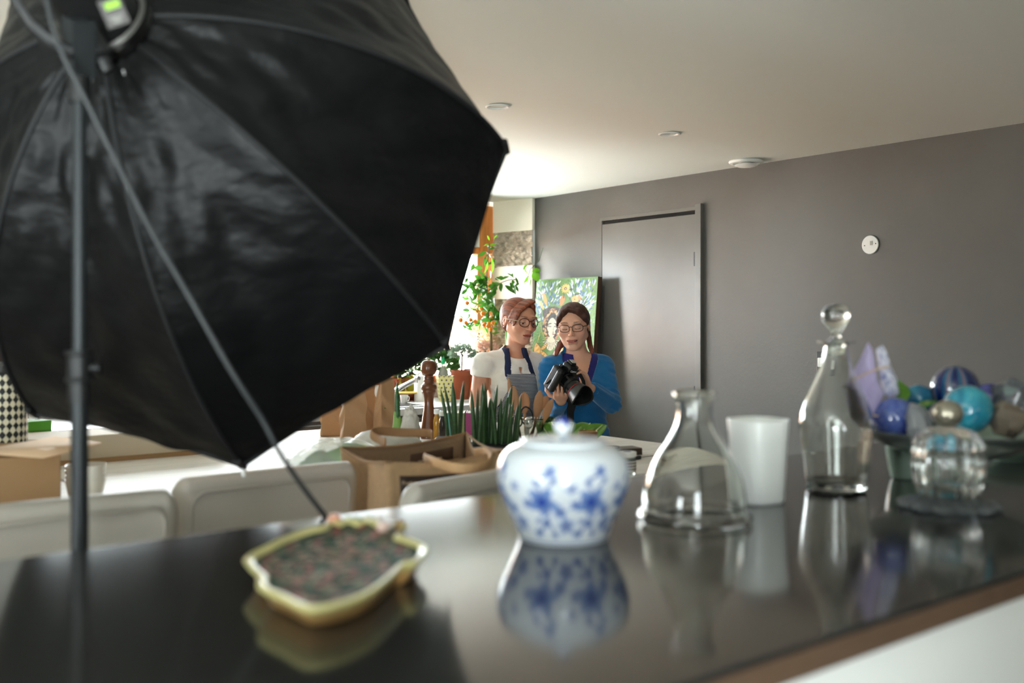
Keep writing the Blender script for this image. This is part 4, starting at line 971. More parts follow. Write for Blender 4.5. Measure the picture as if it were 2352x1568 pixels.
# front print: brown rectangle with green leaf, and the brown label sewn inside the back
def on_panel(a, b_, u, v, off):
    A = a - t.location; B_ = b_ - t.location; A.z = B_.z = 0; nrm = Vector((B_.y - A.y, A.x - B_.x, 0)).normalized(); sh = .86 + .14 * v
    P_ = A.lerp(B_, u) * sh + nrm * (.012 * math.sin(PI * u) * (.3 + .7 * math.sin(PI * v * .8)) + off); P_.z = v * hB - .012 * math.sin(PI * u) * v; return P_
pr = MB().grid(lambda u, v: tuple(on_panel(qB, qC, .095 + .66 * u, .20 + .72 * v, .0035)), 14, 8).build('printed_panel', pm('brown print', (52, 36, 26), .7), t, solid=.001)
MB().grid(lambda u, v: tuple(on_panel(qB, qC, .125 + .085 * u, .755 + .085 * v + .03 * (u - .5) + (.07 * (v - .5) * -(2 * u - 1) ** 2), .0055)), 8, 8).build('leaf_print', pm('leaf print', (106, 170, 30), .6), pr)
def text_on(body, size, a, b_, u, v, off, mat, parent, flip=False):
    cu = bpy.data.curves.new('lettering', 'FONT'); cu.body = body; cu.size = size; cu.extrude = .0004; cu.align_x = 'LEFT'
    tmp = bpy.data.objects.new('lettering', cu); COL.objects.link(tmp); dg = bpy.context.evaluated_depsgraph_get(); me = bpy.data.meshes.new_from_object(tmp.evaluated_get(dg)); bpy.data.objects.remove(tmp)
    P_ = on_panel(a, b_, u, v, off); P2 = on_panel(a, b_, u + .02, v, off); x = (P2 - P_).normalized(); z = Vector((0, 0, 1)); y = x.cross(z)
    m4 = Matrix((x, z, -y if False else x.cross(z))).transposed().to_4x4(); m4.translation = P_; me.transform(m4)
    return finish('lettering', me, mat, parent, smooth=None)
m_let = pm('print lettering', (196, 170, 138), .7)
text_on('Produits', .0125, qB, qC, .105, .865, .006, m_let, pr)
lbm = MB().grid(lambda u, v: tuple(on_panel(qD, qA, .12 + .35 * u, .83 + .09 * v, -.006)), 12, 4).build('inner_label', pm('inner label brown', (92, 68, 50), .7), t, solid=.001)
text_on('respect du goût et du fruit', .0086, qA, qD, .545, .865, .008, m_let, lbm)
# top hem and handles
loop = []
for a, b_ in ((qA, qB), (qB, qC), (qC, qD), (qD, qA)):
    for k in range(8):
        q = a.lerp(b_, k / 8) - t.location; q.z = hB - .014 * math.sin(PI * k / 8); loop.append(q)
MB().tube(loop, .0035, 6, closed=True).build('top_hem', m_band, t)
m_hand = pm('webbing handle', (196, 156, 112), .75, bump=(200, .3))
# front handle flopped outwards
h1 = [onz(975, 1052, RZB - .012), at(1000, 1062, 2.33), at(1040, 1074, 2.27), at(1085, 1076, 2.28), at(1122, 1064, 2.34), at(1126, 1048, 2.42), at(1112, 1038, 2.48), onz(1090, 1040, RZB - .010)]
MB().tube([v - t.location for v in spline(h1, 7)], [(.0125, .0035)] * 50, 10, flat=(0, 0, 1)).build('handle', m_hand, t, smooth=180)
h2 = [onz(885, 1015, RZB), at(868, 1008, 2.76), at(852, 996, 2.80), at(870, 990, 2.86), at(920, 993, 2.90), at(985, 995, 2.90), onz(992, 1003, RZB)]
MB().tube([v - t.location for v in spline(h2, 7)], [(.0125, .003)] * 43, 10, flat=(0, 0, 1)).build('handle', m_band, t, smooth=180)
# little thin teal edge behind: blue plate under jar lid skipped on purpose

# ================================================================ THINGS ON THE WINDOW WORKTOP
def kz(px, Y, z=ZK):
    q = ony(px, HY, Y); q.z = z; return q
# tap
p = kz(893, 5.74); t = thing('kitchen_tap', 'chrome kitchen tap with a long slanting spout over the sink', 'tap', tuple(p))
tipp = ony(962, 868, 5.42) - Vector(p); zt0 = (ony(893, 905, 5.74) - Vector(p))
MB().tube([(0, 0, 0), (0, 0, zt0.z + .02)], [.022, .020], 20).build('column', m_chrome, t); MB().tube([Vector((0, 0, zt0.z)), tipp], [.020, .014], 20).build('spout', m_chrome, t); MB().tube([tipp + Vector((-.012, .012, .004)), tipp + Vector((-.012, .012, -.03))], .010, 16).build('aerator', m_chrome, t); MB().tube([Vector((.0, 0, zt0.z + .02)), Vector((-.04, .02, zt0.z + .05))], .006, 10).build('lever', m_chrome, t)
# low items beside the sink
p = kz(935, 5.80); t = thing('striped_bowl', 'yellow and brown bowl beside the sink', 'bowl', tuple(p))
MB().lathe([(0, 0), (.045, 0), (.06, .02), (.085, .045), (.09, .052), (.087, .054), (.06, .03), (0, .012)], 40).build('body', pm('brown glaze2', (120, 50, 30), .3), t); MB().lathe([(.088, .048), (.116, .052), (.118, .060), (.100, .066), (.086, .058)], 40).build('yellow_rim', pm('yellow glaze', (226, 186, 90), .3), t)
p = kz(928, 5.58); t = thing('espresso_cup', 'small white cup standing before the yellow bowl', 'cup', tuple(p)); MB().lathe([(0, 0), (.018, 0), (.022, .01), (.027, .055), (.025, .055), (.018, .01), (0, .008)], 28).build('body', m_white, t); MB().tube(spline([(.024, 0, .045), (.040, 0, .04), (.036, 0, .018), (.021, 0, .015)], 5), .003, 6).build('handle', m_white, t)
for px, Y, h, c_, lb_ in ((945, 5.88, .17, (176, 176, 40), 'yellow green oil bottle behind the tap'), (918, 5.90, .15, (190, 170, 60), 'amber bottle half hidden by the slanting tap')):
    p = kz(px, Y); t = thing('green_bottle', lb_, 'bottle', tuple(p)); MB().lathe([(0, 0), (.036, 0), (.038, .004), (.038, h * .6), (.02, h * .75), (.013, h * .82), (.013, h), (0, h)], 28).build('glass', pm('bottle %d' % px, c_, .1, trans=.5), t); MB().lathe([(0, h), (.015, h), (.015, h + .02), (0, h + .02)], 20).build('cap', m_blackpl, t)
p = kz(968, 5.70); t = thing('paper_roll', 'white kitchen roll standing behind the pepper mill', 'kitchen roll', tuple(p)); MB().lathe([(.018, 0), (.050, 0), (.050, .17), (.018, .17), (.018, 0)], 36).build('roll', m_white, t)
p = kz(1018, 5.84); t = thing('dish_soap_bottle', 'clear dish soap bottle with a green cap beside the plants', 'soap bottle', tuple(p))
MB().lathe(fineprof([(0, .002), (.036, 0), (.040, .01), (.040, .14), (.034, .18), (.018, .215), (.013, .225), (.012, .24), (0, .24)], 3), 32).build('body', pm('soap plastic', (216, 226, 220), .15, trans=.6), t, smooth=60); MB().lathe([(0, .24), (.015, .24), (.016, .262), (.010, .272), (.009, .288), (0, .29)], 24).build('cap', pm('green cap', (30, 170, 110), .4), t); MB().lathe([(.0405, .03), (.0412, .032), (.0412, .10), (.0405, .102)], 32).build('label', pm('green label', (110, 200, 110), .5), t)
p = kz(1022, 5.60); t = thing('patterned_planter', 'square pale yellow pot dotted with small purple flowers', 'pot', tuple(p), rz=RZ + .25)
def dots(co):
    o = np.tile(npc((214, 206, 140)), (len(co), 1)); u = np.where(np.abs(co[:, 0]) > np.abs(co[:, 1]), co[:, 1], co[:, 0]); z = co[:, 2]; r_ = np.floor(z / .026); uu = (u + (r_ % 2) * .016) % .032 - .016; zz = z % .026 - .013
    d = np.hypot(uu, zz); o[d < .0062] = npc((88, 58, 84)); return o
MB().lathe([(0, 0), (.036, 0)] + [(.038 + .018 * i / 60, .17 * i / 60) for i in range(61)] + [(.052, .17), (.045, .10), (0, .10)], 160, mod=lambda a, r, z: r * (abs(math.cos(a)) ** 10 + abs(math.sin(a)) ** 10) ** (-.1)).build('pot', m_attr, t, colfn=dots, smooth=40)
m_terra = pm('terracotta', (158, 82, 56), .8, var=(12, .08)); m_orange = pm('orange plastic pot', (226, 110, 52), .5); m_soil = pm('soil', (58, 44, 34), .95)
def pot(t, r, h, mat): 
    MB().lathe([(0, 0), (r * .70, 0), (r * .93, h * .80), (r * .94, h * .82), (r * 1.04, h * .82), (r * 1.06, h), (r * .96, h), (r * .90, h * .86), (0, h * .86)], 40).build('pot', mat, t); MB().lathe([(0, h * .88), (r * .93, h * .9)], 24).build('soil', m_soil, t)
def foliage(t, n, c, rad, L_, W_, mat, seed, name='foliage', up=.3, shell_=.55):
    """many small leaves over a rounded crown, one mesh"""
    rr = random.Random(seed); mb = MB()
    for i in range(n):
        a = rr.uniform(0, 2 * PI); cz = rr.uniform(-.5, 1); sr = math.sqrt(1 - cz * cz); k = rr.uniform(shell_, 1)
        q = Vector((c[0] + rad[0] * sr * math.cos(a) * k, c[1] + rad[1] * sr * math.sin(a) * k, c[2] + rad[2] * cz * k)); out = (q - Vector(c)); out.normalize(); out = (out + Vector((rr.uniform(-.7, .7), rr.uniform(-.7, .7), rr.uniform(-.5, .7) + up))).normalized()
        T = frame_to(q, out.cross(Vector((rr.uniform(-1, 1), rr.uniform(-1, 1), rr.uniform(-1, 1)))).normalized(), out); s_ = rr.uniform(.7, 1.25); l_, w_ = L_ * s_, W_ * s_
        vs = [(0, 0, 0), (l_ * .3, -w_ * .42, .1 * w_), (l_ * .65, -w_ * .40, .05 * l_), (l_, 0, -.05 * l_), (l_ * .65, w_ * .40, .05 * l_), (l_ * .3, w_ * .42, .1 * w_), (l_ * .5, 0, -.06 * w_)]
        mb.add(vs, [(0, 1, 6), (1, 2, 6), (2, 3, 6), (3, 4, 6), (4, 5, 6), (5, 0, 6)], T)
    return mb.build(name, mat, t, smooth=180)
def leafmat(name, c, tr=.35):
    m = pm(name, c, .35, var=(25, .25)); nt = m.node_tree; b = nt.nodes['Principled BSDF']; out = [n for n in nt.nodes if n.type == 'OUTPUT_MATERIAL'][0]
    tl = nt.nodes.new('ShaderNodeBsdfTranslucent'); cc = lin(c); tl.inputs[0].default_value = (min(1, cc[0] * 1.25), min(1, cc[1] * 1.25), cc[2], 1); mx = nt.nodes.new('ShaderNodeMixShader'); mx.inputs[0].default_value = tr
    nt.links.new(b.outputs[0], mx.inputs[1]); nt.links.new(tl.outputs[0], mx.inputs[2]); nt.links.new(mx.outputs[0], out.inputs[0]); return m
m_lf = leafmat('citrus leaf', (54, 102, 34)); m_gg = leafmat('grey green leaf', (128, 146, 132), .2); m_cr = leafmat('cream flower', (214, 204, 176), .3); m_pk = leafmat('pink flower', (204, 170, 164), .3); m_dk = leafmat('dark leaf', (60, 100, 48), .3); m_ylf = leafmat('young leaf', (110, 170, 44), .4)
def potted(px, Y, r, h, mat, label, crown_px, crad, lm, n, L_, W_, seed, name='potted_plant'):
    p = kz(px, Y); t = thing(name, label, 'potted plant', tuple(p)); pot(t, r, h, mat); q = ony(crown_px[0], crown_px[1], Y) - Vector(p)
    foliage(t, n, tuple(q), crad, L_, W_, lm, seed); MB().tube([(0, 0, h * .8), q * .6 + Vector((0, 0, h * .3)), tuple(q)], .006, 8).build('stem', m_soil, t); return t
potted(1060, 5.68, .072, .20, m_terra, 'terracotta pot with a rounded grey green bush', (1062, 812), (.095, .09, .065), m_gg, 650, .022, .014, 1)
potted(1086, 5.80, .060, .20, m_orange, 'orange pot with pinkish flower heads behind the woman in white', (1118, 800), (.085, .07, .05), m_pk, 500, .02, .014, 2)
potted(1098, 5.90, .055, .17, m_terra, 'terracotta pot with a tall cream flowering bush', (1098, 770), (.10, .07, .085), m_cr, 600, .02, .012, 3)
potted(1018, 5.92, .055, .15, m_terra, 'pot with loose dark green foliage behind the soap bottle', (1016, 838), (.12, .07, .10), m_dk, 300, .05, .028, 4)
potted(905, 5.95, .06, .14, m_terra, 'pot with green foliage above the slanting tap', (950, 850), (.14, .05, .08), m_dk, 260, .05, .028, 14)
p = kz(1092, 5.62); t = thing('teal_bottle', 'slender teal bottle beside the arm of the woman in white', 'bottle', tuple(p)); MB().lathe([(0, 0), (.034, 0), (.036, .01), (.022, .12), (.015, .17), (.014, .2), (0, .2)], 28).build('glass', pm('teal glass', (120, 160, 156), .2, trans=.3), t)
# citrus tree
p = kz(1128, 5.78); t = thing('citrus_tree', 'potted citrus tree with glossy leaves and small oranges by the window post', 'tree', tuple(p)); pot(t, .09, .16, m_terra)
def cp_(x, y, Y=5.72): return ony(x, y, min(Y, 5.72 - max(0, x - 1130) * .006)) - Vector(p)
trunk = [Vector((0, 0, .12)), cp_(1128, 780, 5.76), cp_(1120, 700, 5.74), cp_(1118, 640, 5.72), cp_(1124, 560, 5.70)]
tk_ = MB().tube(spline(trunk, 6), [.009] * 8 + [.006] * 9 + [.004] * 8, 8).build('trunk', pm('bark', (104, 84, 60), .8), t)
brs = [[(1120, 690), (1095, 700), (1070, 735), (1058, 742)], [(1120, 680), (1085, 660), (1065, 655)], [(1119, 670), (1150, 650), (1175, 642), (1182, 650)], [(1120, 720), (1128, 740), (1132, 752)], [(1119, 650), (1100, 640), (1080, 655)], [(1122, 700), (1130, 715), (1140, 728)], [(1120, 730), (1100, 742), (1078, 738)]]
for b_ in brs: MB().tube(spline([cp_(*q) for q in b_], 5), .003, 6).build('branch', MATS.setdefault('bark', bpy.data.materials['bark']), t)
mb = MB(); rr = random.Random(77); my = MB()
def one_leaf(mb, q, dr, L_, W_):
    T = frame_to(q, Vector(dr).cross(Vector((rr.uniform(-1, 1), rr.uniform(-1, 1), rr.uniform(-.3, 1)))).normalized(), dr)
    vs = []; n = 6
    for i in range(n + 1):
        v = i / n; w_ = W_ * math.sin(PI * (v * .96 + .03)) ** .9; z = -.18 * L_ * v * v
        vs += [(v * L_, -w_ / 2, z + .12 * w_), (v * L_, 0, z), (v * L_, w_ / 2, z + .12 * w_)]
    fs = []
    for i in range(n): a = i * 3; fs += [(a, a + 1, a + 4, a + 3), (a + 1, a + 2, a + 5, a + 4)]
    mb.add(vs, fs, T)
for i in range(150):
    b_ = rr.choice(brs + [[(1118, 640), (1119, 670), (1120, 700)], [(1124, 560), (1121, 600), (1118, 640)]]); k = rr.uniform(0, len(b_) - 1.01); a, c_ = b_[int(k)], b_[int(k) + 1]; f_ = k - int(k)
    q = cp_(a[0] * (1 - f_) + c_[0] * f_ + rr.gauss(0, 7), a[1] * (1 - f_) + c_[1] * f_ + rr.gauss(0, 8), 5.72 + rr.gauss(0, .05)); one_leaf(mb, q, Vector((rr.uniform(-1, 1), rr.uniform(-.7, .7), rr.uniform(-1, .5))).normalized(), rr.uniform(.05, .085), rr.uniform(.022, .036))
for i in range(70): one_leaf(mb, cp_(rr.gauss(1100, 22), rr.gauss(662, 22), 5.72 + rr.gauss(0, .06)), Vector((rr.uniform(-1, 1), rr.uniform(-.7, .7), rr.uniform(-.8, .5))).normalized(), rr.uniform(.05, .085), rr.uniform(.024, .038))
for (x, y, dx, dz, L_) in [(1165, 628, 1, -.4, .07), (1176, 640, .1, -1, .085), (1160, 655, .8, -.5, .09), (1135, 548, .5, .8, .04), (1124, 552, -.5, .8, .04), (1122, 562, -1, -.1, .07), (1124, 562, 1, .1, .07), (1128, 590, .1, -1, .12), (1120, 600, -.3, -1, .09), (1130, 700, .5, -1, .10)]: one_leaf(my if y < 610 else mb, cp_(x, y, 5.66), Vector((dx, -.2, dz)).normalized(), L_, L_ * .42)
mb.build('foliage', m_lf, t, smooth=180); my.build('young_foliage', m_ylf, t, smooth=180)
for (x, y) in [(1105, 708), (1109, 720), (1129, 729), (1123, 742), (1133, 741), (1121, 749), (1127, 756), (1058, 735), (1070, 741), (1081, 734), (1073, 696), (1096, 714), (1112, 746), (1091, 738)]:
    MB().ball(tuple(cp_(x, y, 5.66 + rr.uniform(-.03, .05))), rr.uniform(.014, .0175), 16, 10).build('orange', M('kumquat', (232, 128, 30), .35), t, smooth=180)
# trailing ivy sprig by the corner of the painting
p = kz(1232, 5.50, 1.70); t = thing('hanging_ivy', 'sprig of bright green ivy hanging in front of the cream board', 'plant', tuple(onx(1213, 618, 4.50)))
L0 = t.location.copy()
MB().tube([(.14, 0, .16), (.10, 0, .06), (.02, 0, .0), (0, 0, -.05), (.03, 0, -.09)], .002, 6).build('stem', m_lf, t); mb = MB()
for (x, y, dx, dz, L_) in [(1205, 612, .3, -1, .06), (1212, 608, -.6, -.5, .05), (1222, 624, 1, .2, .06), (1226, 622, .4, -1, .08), (1212, 634, -.4, -1, .055), (1222, 640, -.3, -.8, .06), (1230, 626, .8, .5, .04)]:
    one_leaf(mb, onx(x, y, 4.50) - L0, Vector((dx * .78, -dx * .62, dz)).normalized(), L_, L_ * .75)
mb.build('foliage', m_ylf, t, smooth=180)
# ribbed green panel standing behind the woman in white
p = onx(1151, 745, 4.40); t = thing('green_crate', 'bright green ribbed plastic crate stood on end beside the stone pier', 'crate', (p.x - .02, p.y - .1, ZK), rz=RZ + .1)
MB().box((0, 0, .335), (.022, .10, .67), bev=.004).box((-.012, -.052, .335), (.006, .01, .66)).box((.012, -.052, .335), (.006, .01, .66)).build('panel', pm('green plastic', (70, 176, 70), .4), t)
for k in range(3): MB().box((-.009 + k * .009, -.054, .335), (.0025, .008, .64)).build('rib', M('light green', (150, 214, 130), .4), t)
# dark shelf stuff in the far corner
p = ony(-10, HY, 5.4); p.z = 0; t = thing('wooden_dresser', 'brown wooden dresser shelf standing at the far end of the window wall', 'dresser', (p.x - .12, 5.70, ZK))
MB().box((0, .05, .58), (.62, .34, .02)).box((0, .05, .02), (.62, .34, .03)).box((0, .05, .30), (.62, .34, .02)).box((0, .21, .30), (.62, .015, .6)).box((-.30, .05, .30), (.02, .34, .58)).box((.30, .05, .30), (.02, .34, .58)).build('shelves', pm('walnut', (92, 58, 34), .5, var=(12, .2), stretch=(1, 8, 8)), t)
p = kz(66, 5.42); t = thing('preserving_jar', 'glass preserving jar on the worktop beside the diamond canister', 'jar', tuple(p)); MB().lathe(shell([(.04, 0), (.045, .01), (.045, .07), (.036, .085), (.036, .09)], .003, .006), 32).build('vessel', m_glass, t, smooth=180); MB().lathe([(0, .09), (.039, .09), (.039, .10), (0, .102)], 32).build('lid', m_steel, t)

# ================================================================ THE TWO WOMEN (one continuous skin surface each, clothes and hair as parts)
def axis_pts(segs):
    out = []
    for a, b_, st in segs:
        n = max(1, int(round((b_ - a) / st))); out += [a + (b_ - a) * i / n for i in range(n)]
    return np.array(out + [segs[-1][1]])
class SDF:
    def __init__(s, xs, ys, zs):
        s.x, s.y, s.z = xs, ys, zs; s.D = np.full((len(xs), len(ys), len(zs)), .5, np.float32); s.R = np.eye(3); s.c = np.zeros(3); s.g = 0.0
    def frame(s, R=None, c=(0, 0, 0)): s.R = np.eye(3) if R is None else np.array(R); s.c = np.array(c, float)
    def sl(s, lo, hi):
        r = []
        for A, l, h in ((s.x, lo[0], hi[0]), (s.y, lo[1], hi[1]), (s.z, lo[2], hi[2])): r.append(slice(max(0, np.searchsorted(A, l) - 1), np.searchsorted(A, h) + 1))
        return tuple(r)
    def pts(s, r):
        X, Y, Z = np.meshgrid(s.x[r[0]], s.y[r[1]], s.z[r[2]], indexing='ij'); P = np.stack([X, Y, Z], -1); return (P - s.c) @ s.R
    def op(s, fn, c, rad, k=.01, mode='u'):
        cw = s.R @ np.array(c, float) + s.c; m = rad + 2 * k + .012; r = s.sl(cw - m, cw + m); sub = s.D[r]
        if sub.size == 0: return
        d = fn(s.pts(r)); d = d - s.g if mode == 'u' else d
        if mode == 'u': h = np.clip(.5 + .5 * (sub - d) / k, 0, 1); s.D[r] = sub * (1 - h) + d * h - k * h * (1 - h)
        else: d = -d; h = np.clip(.5 - .5 * (sub - d) / k, 0, 1); s.D[r] = sub * (1 - h) + d * h + k * h * (1 - h)
    def ell(s, c, r, k=.01, mode='u'):
        c = np.array(c, float); r = np.array(r, float)
        def fn(P):
            q = P - c; k0 = np.linalg.norm(q / r, axis=-1); k1 = np.linalg.norm(q / (r * r), axis=-1) + 1e-9; return k0 * (k0 - 1) / k1
        s.op(fn, c, r.max() + s.g, k, mode)
    def cone(s, a, b_, ra, rb, k=.01, mode='u', fl=None):
        a = np.array(a, float); b_ = np.array(b_, float); ab = b_ - a; L2 = ab @ ab + 1e-12
        def fn(P):
            q = P - a; t = np.clip(q @ ab / L2, 0, 1); v = q - t[..., None] * ab
            if fl is not None: v = v * np.array(fl)
            return np.linalg.norm(v, axis=-1) - (ra + (rb - ra) * t)
        s.op(fn, (a + b_) / 2, np.linalg.norm(ab) / 2 + max(ra, rb) * 1.3 + s.g, k, mode)
    def chain(s, P, rs, k=.01, mode='u'):
        for i in range(len(P) - 1): s.cone(P[i], P[i + 1], rs[i], rs[i + 1], k, mode)
    def clip(s, fn, k=None):
        """intersect with fn<0 over the whole grid"""
        d = fn(s.pts((slice(None),) * 3)).astype(np.float32)
        if k is None: s.D = np.maximum(s.D, d)
        else:
            h = np.clip(.5 - .5 * (s.D - d) / k, 0, 1); s.D = s.D * (1 - h) + d * h + k * h * (1 - h)
    def mesh(s, name):
        D = s.D; ins = D < 0; nx, ny, nz = D.shape
        cnt = np.zeros((nx - 1, ny - 1, nz - 1), np.int8)
        for i in (0, 1):
            for j in (0, 1):
                for k in (0, 1): cnt += ins[i:nx - 1 + i, j:ny - 1 + j, k:nz - 1 + k]
        I, J, K = np.nonzero((cnt > 0) & (cnt < 8)); n = len(I); idx = np.full(cnt.shape, -1, np.int32); idx[I, J, K] = np.arange(n)
        acc = np.zeros((n, 3)); num = np.zeros(n)
        cor = [(i, j, k) for i in (0, 1) for j in (0, 1) for k in (0, 1)]
        for a in cor:
            for ax in range(3):
                if a[ax]: continue
                b_ = list(a); b_[ax] = 1
                da = D[I + a[0], J + a[1], K + a[2]]; db = D[I + b_[0], J + b_[1], K + b_[2]]; m = (da < 0) != (db < 0); t = np.where(m, da / np.where(m, da - db, 1), 0)
                pa = np.stack([s.x[I + a[0]], s.y[J + a[1]], s.z[K + a[2]]], -1); pb = np.stack([s.x[I + b_[0]], s.y[J + b_[1]], s.z[K + b_[2]]], -1)
                acc[m] += (pa + (pb - pa) * t[:, None])[m]; num[m] += 1
        V = acc / num[:, None]; Q = []
        for ax in range(3):
            o1, o2 = [(1, 2), (2, 0), (0, 1)][ax]; A = ins; a0 = [slice(None)] * 3; a1 = [slice(None)] * 3; a0[ax] = slice(0, -1); a1[ax] = slice(1, None)
            s0 = A[tuple(a0)]; s1 = A[tuple(a1)]; E = np.argwhere(s0 != s1); E = E[(E[:, o1] > 0) & (E[:, o2] > 0) & (E[:, o1] < D.shape[o1] - 1) & (E[:, o2] < D.shape[o2] - 1)]
            u = np.zeros(3, int); v = np.zeros(3, int); u[o1] = 1; v[o2] = 1
            q = [idx[tuple((E - w_).T)] for w_ in (0 * u, u, u + v, v)]; q = np.stack(q, -1); fl = s0[tuple(E.T)]; q[~fl] = q[~fl][:, ::-1]; Q.append(q)
        Q = np.concatenate(Q); Q = Q[(Q >= 0).all(1)]; me = bpy.data.meshes.new(name)
        # drop tiny loose islands is not needed; light smoothing keeps small forms
        for it in range(1):
            e = np.concatenate([Q[:, [0, 1]], Q[:, [1, 2]], Q[:, [2, 3]], Q[:, [3, 0]]]); sm = np.zeros_like(V); cn = np.zeros(n)
            np.add.at(sm, e[:, 0], V[e[:, 1]]); np.add.at(sm, e[:, 1], V[e[:, 0]]); np.add.at(cn, e[:, 0], 1); np.add.at(cn, e[:, 1], 1); V = V * .6 + .4 * sm / np.maximum(cn, 1)[:, None]
        me.vertices.add(n); me.vertices.foreach_set('co', V.astype(np.float32).ravel()); me.loops.add(len(Q) * 4); me.loops.foreach_set('vertex_index', Q.astype(np.int32).ravel()); me.polygons.add(len(Q)); me.polygons.foreach_set('loop_start', np.arange(0, len(Q) * 4, 4, dtype=np.int32)); me.update(calc_edges=True); me.validate()
        return me
def rot3(yaw=0, pitch=0, roll=0):
    """head frame: turn, nod, tilt (degrees)"""
    return np.array((Matrix.Rotation(math.radians(yaw), 3, 'Z') @ Matrix.Rotation(math.radians(pitch), 3, 'X') @ Matrix.Rotation(math.radians(roll), 3, 'Y')))
def head_sdf(S, w=1.0, jaw=1.0, smile=0.0):
    """front is -y, ears on x, chin near z=-.112, crown near z=.118; w widens"""
    S.ell((0, .018, .027), (.0745 * w, .094, .077), .012)
    S.ell((0, -.020, .002), (.066 * w, .070, .080), .02)
    S.ell((0, -.034, -.050), (.050 * w * jaw, .050, .058), .022)
    S.cone((-.050 * w * jaw, .004, -.048), (-.014, -.066, -.094), .016, .0135, .022); S.cone((.050 * w * jaw, .004, -.048), (.014, -.066, -.094), .016, .0135, .022)
    S.ell((0, -.071, -.094), (.018 * jaw, .0155, .0145), .014)
    for sx in (-1, 1):
        S.ell((sx * .041 * w, -.060, -.024), (.023, .022, .021), .018)          # cheek
        S.ell((sx * .028, -.0815, .026), (.024, .011, .0085), .012)              # brow ridge
    for sx in (-1, 1): S.ell((sx * .031, -.0935, .0055), (.0175, .0125, .0125), .009, 's')   # eye socket
    for sx in (-1, 1): S.ell((sx * .0305, -.0745, .0035), (.0145, .0125, .0125), .004)       # lids over the eyeball
    S.cone((0, -.083, .016), (0, -.1045, -.022), .0068, .0082, .008); S.ell((0, -.1065, -.028), (.0098, .0098, .0085), .006)
    for sx in (-1, 1): S.ell((sx * .0112, -.0975, -.0315), (.0068, .0085, .0065), .005); S.ell((sx * .006, -.1035, -.0385), (.0032, .0045, .003), .002, 's')
    S.ell((0, -.083, -.060), (.026, .0125, .020), .012)                              # muzzle
    S.ell((0, -.0945, -.0575), (.0225 + .004 * smile, .0058, .0040), .004); S.ell((0, -.0925, -.0680), (.0195 + .004 * smile, .0064, .0050), .004)
    S.cone((-.0235 - .004 * smile, -.0865, -.062 + .0046 * smile), (0, -.0995, -.0628), .0016, .0022 + .0008 * smile, .003, 's'); S.cone((.0235 + .004 * smile, -.0865, -.062 + .0046 * smile), (0, -.0995, -.0628), .0016, .0022 + .0008 * smile, .003, 's')
    S.ell((0, -.090, -.0795), (.014, .006, .004), .006, 's')
    for sx in (-1, 1):                                                                # nasolabial crease
        S.cone((sx * .017, -.098, -.034), (sx * .0285, -.088, -.060), .0012, .0012, .006, 's')
        S.ell((sx * .0755 * w, .012, -.004), (.0065, .0165, .029), .006); S.ell((sx * .0815 * w, .008, .000), (.004, .009, .018), .004, 's')
def face_col(P, skin, lip, brow, blush, lash=(52, 34, 28), opn=.002, mw=.0225, teeth=0.0):
    """P in head frame -> colour of skin, lips, brows and lash lines"""
    x, y, z = P[:, 0], P[:, 1], P[:, 2]; ax = np.abs(x); o = np.tile(npc(skin), (len(P), 1)); front = y < -.045
    def mix(m, c): 
        nonlocal o
        m = np.clip(m, 0, 1)[:, None]; o = o * (1 - m) + npc(c) * m
    mix(.45 * np.exp(-((ax - .043) / .018) ** 2 - ((z + .026) / .018) ** 2) * front, blush); mix(.4 * np.exp(-(ax / .013) ** 2 - ((z + .028) / .011) ** 2) * (y < -.095), blush)
    mix(.5 * (ax > .068) * (np.abs(z) < .035), blush)
    up = .0205; ml = ((ax / mw) ** 2 + ((z + .0625 - teeth * ax * .14) / .0088) ** 2 < 1) & (y < -.080); mix(ml * .85, lip)
    mix((np.abs(z + .0628 - teeth * ax * .15) < .0016 + .0012 * teeth) * (ax < mw * .92) * (y < -.080) * .9, (92, 42, 36))
    if teeth: mix((np.abs(z + .0618 - teeth * ax * .15) < .0013) * (ax < mw * .62) * (y < -.080) * .85, (214, 200, 190))
    bz = .0290 - 7 * (ax - .033) ** 2; mix((np.abs(z - bz) < .0027 - .0014 * np.clip((ax - .03) / .02, 0, 1)) * (ax > .014) * (ax < .050) * front * .7, brow)
    lz = -.0052 + 9 * (ax - .0305) ** 2
    if opn > .003:
        lz = lz + opn * .9; ey = ((ax - .0305) / .0115) ** 2 + ((z - lz + opn * .8) / opn) ** 2 < 1; mix(ey * front * 1.0, (200, 188, 180)); mix(ey * front * (((ax - .0305) / .0052) ** 2 + ((z - lz + opn * .8) / (opn * 1.3)) ** 2 < 1), (40, 28, 24))
    mix((np.abs(z - lz) < .0014) * (ax > .0170) * (ax < .0445) * front * .9, lash)
    mix((np.abs(z - .0125) < .0010) * (ax > .019) * (ax < .042) * front * .35, (120, 72, 54))
    return o
def to_local(S_pts, R, c): return (S_pts - np.array(c)) @ np.array(R)
m_skin = pm('skin', attr=True, rough=.48, sss=.12, bump=(260, .05))
m_hairA = pm('auburn hair', attr=True, rough=.55, bump=(30, .5, 4), stretch=(1, 1, .35)); m_hairB = m_hairA
m_frame = pm('glasses frame', (60, 42, 34), .3)
m_lens = pane_mat('spectacle lens')
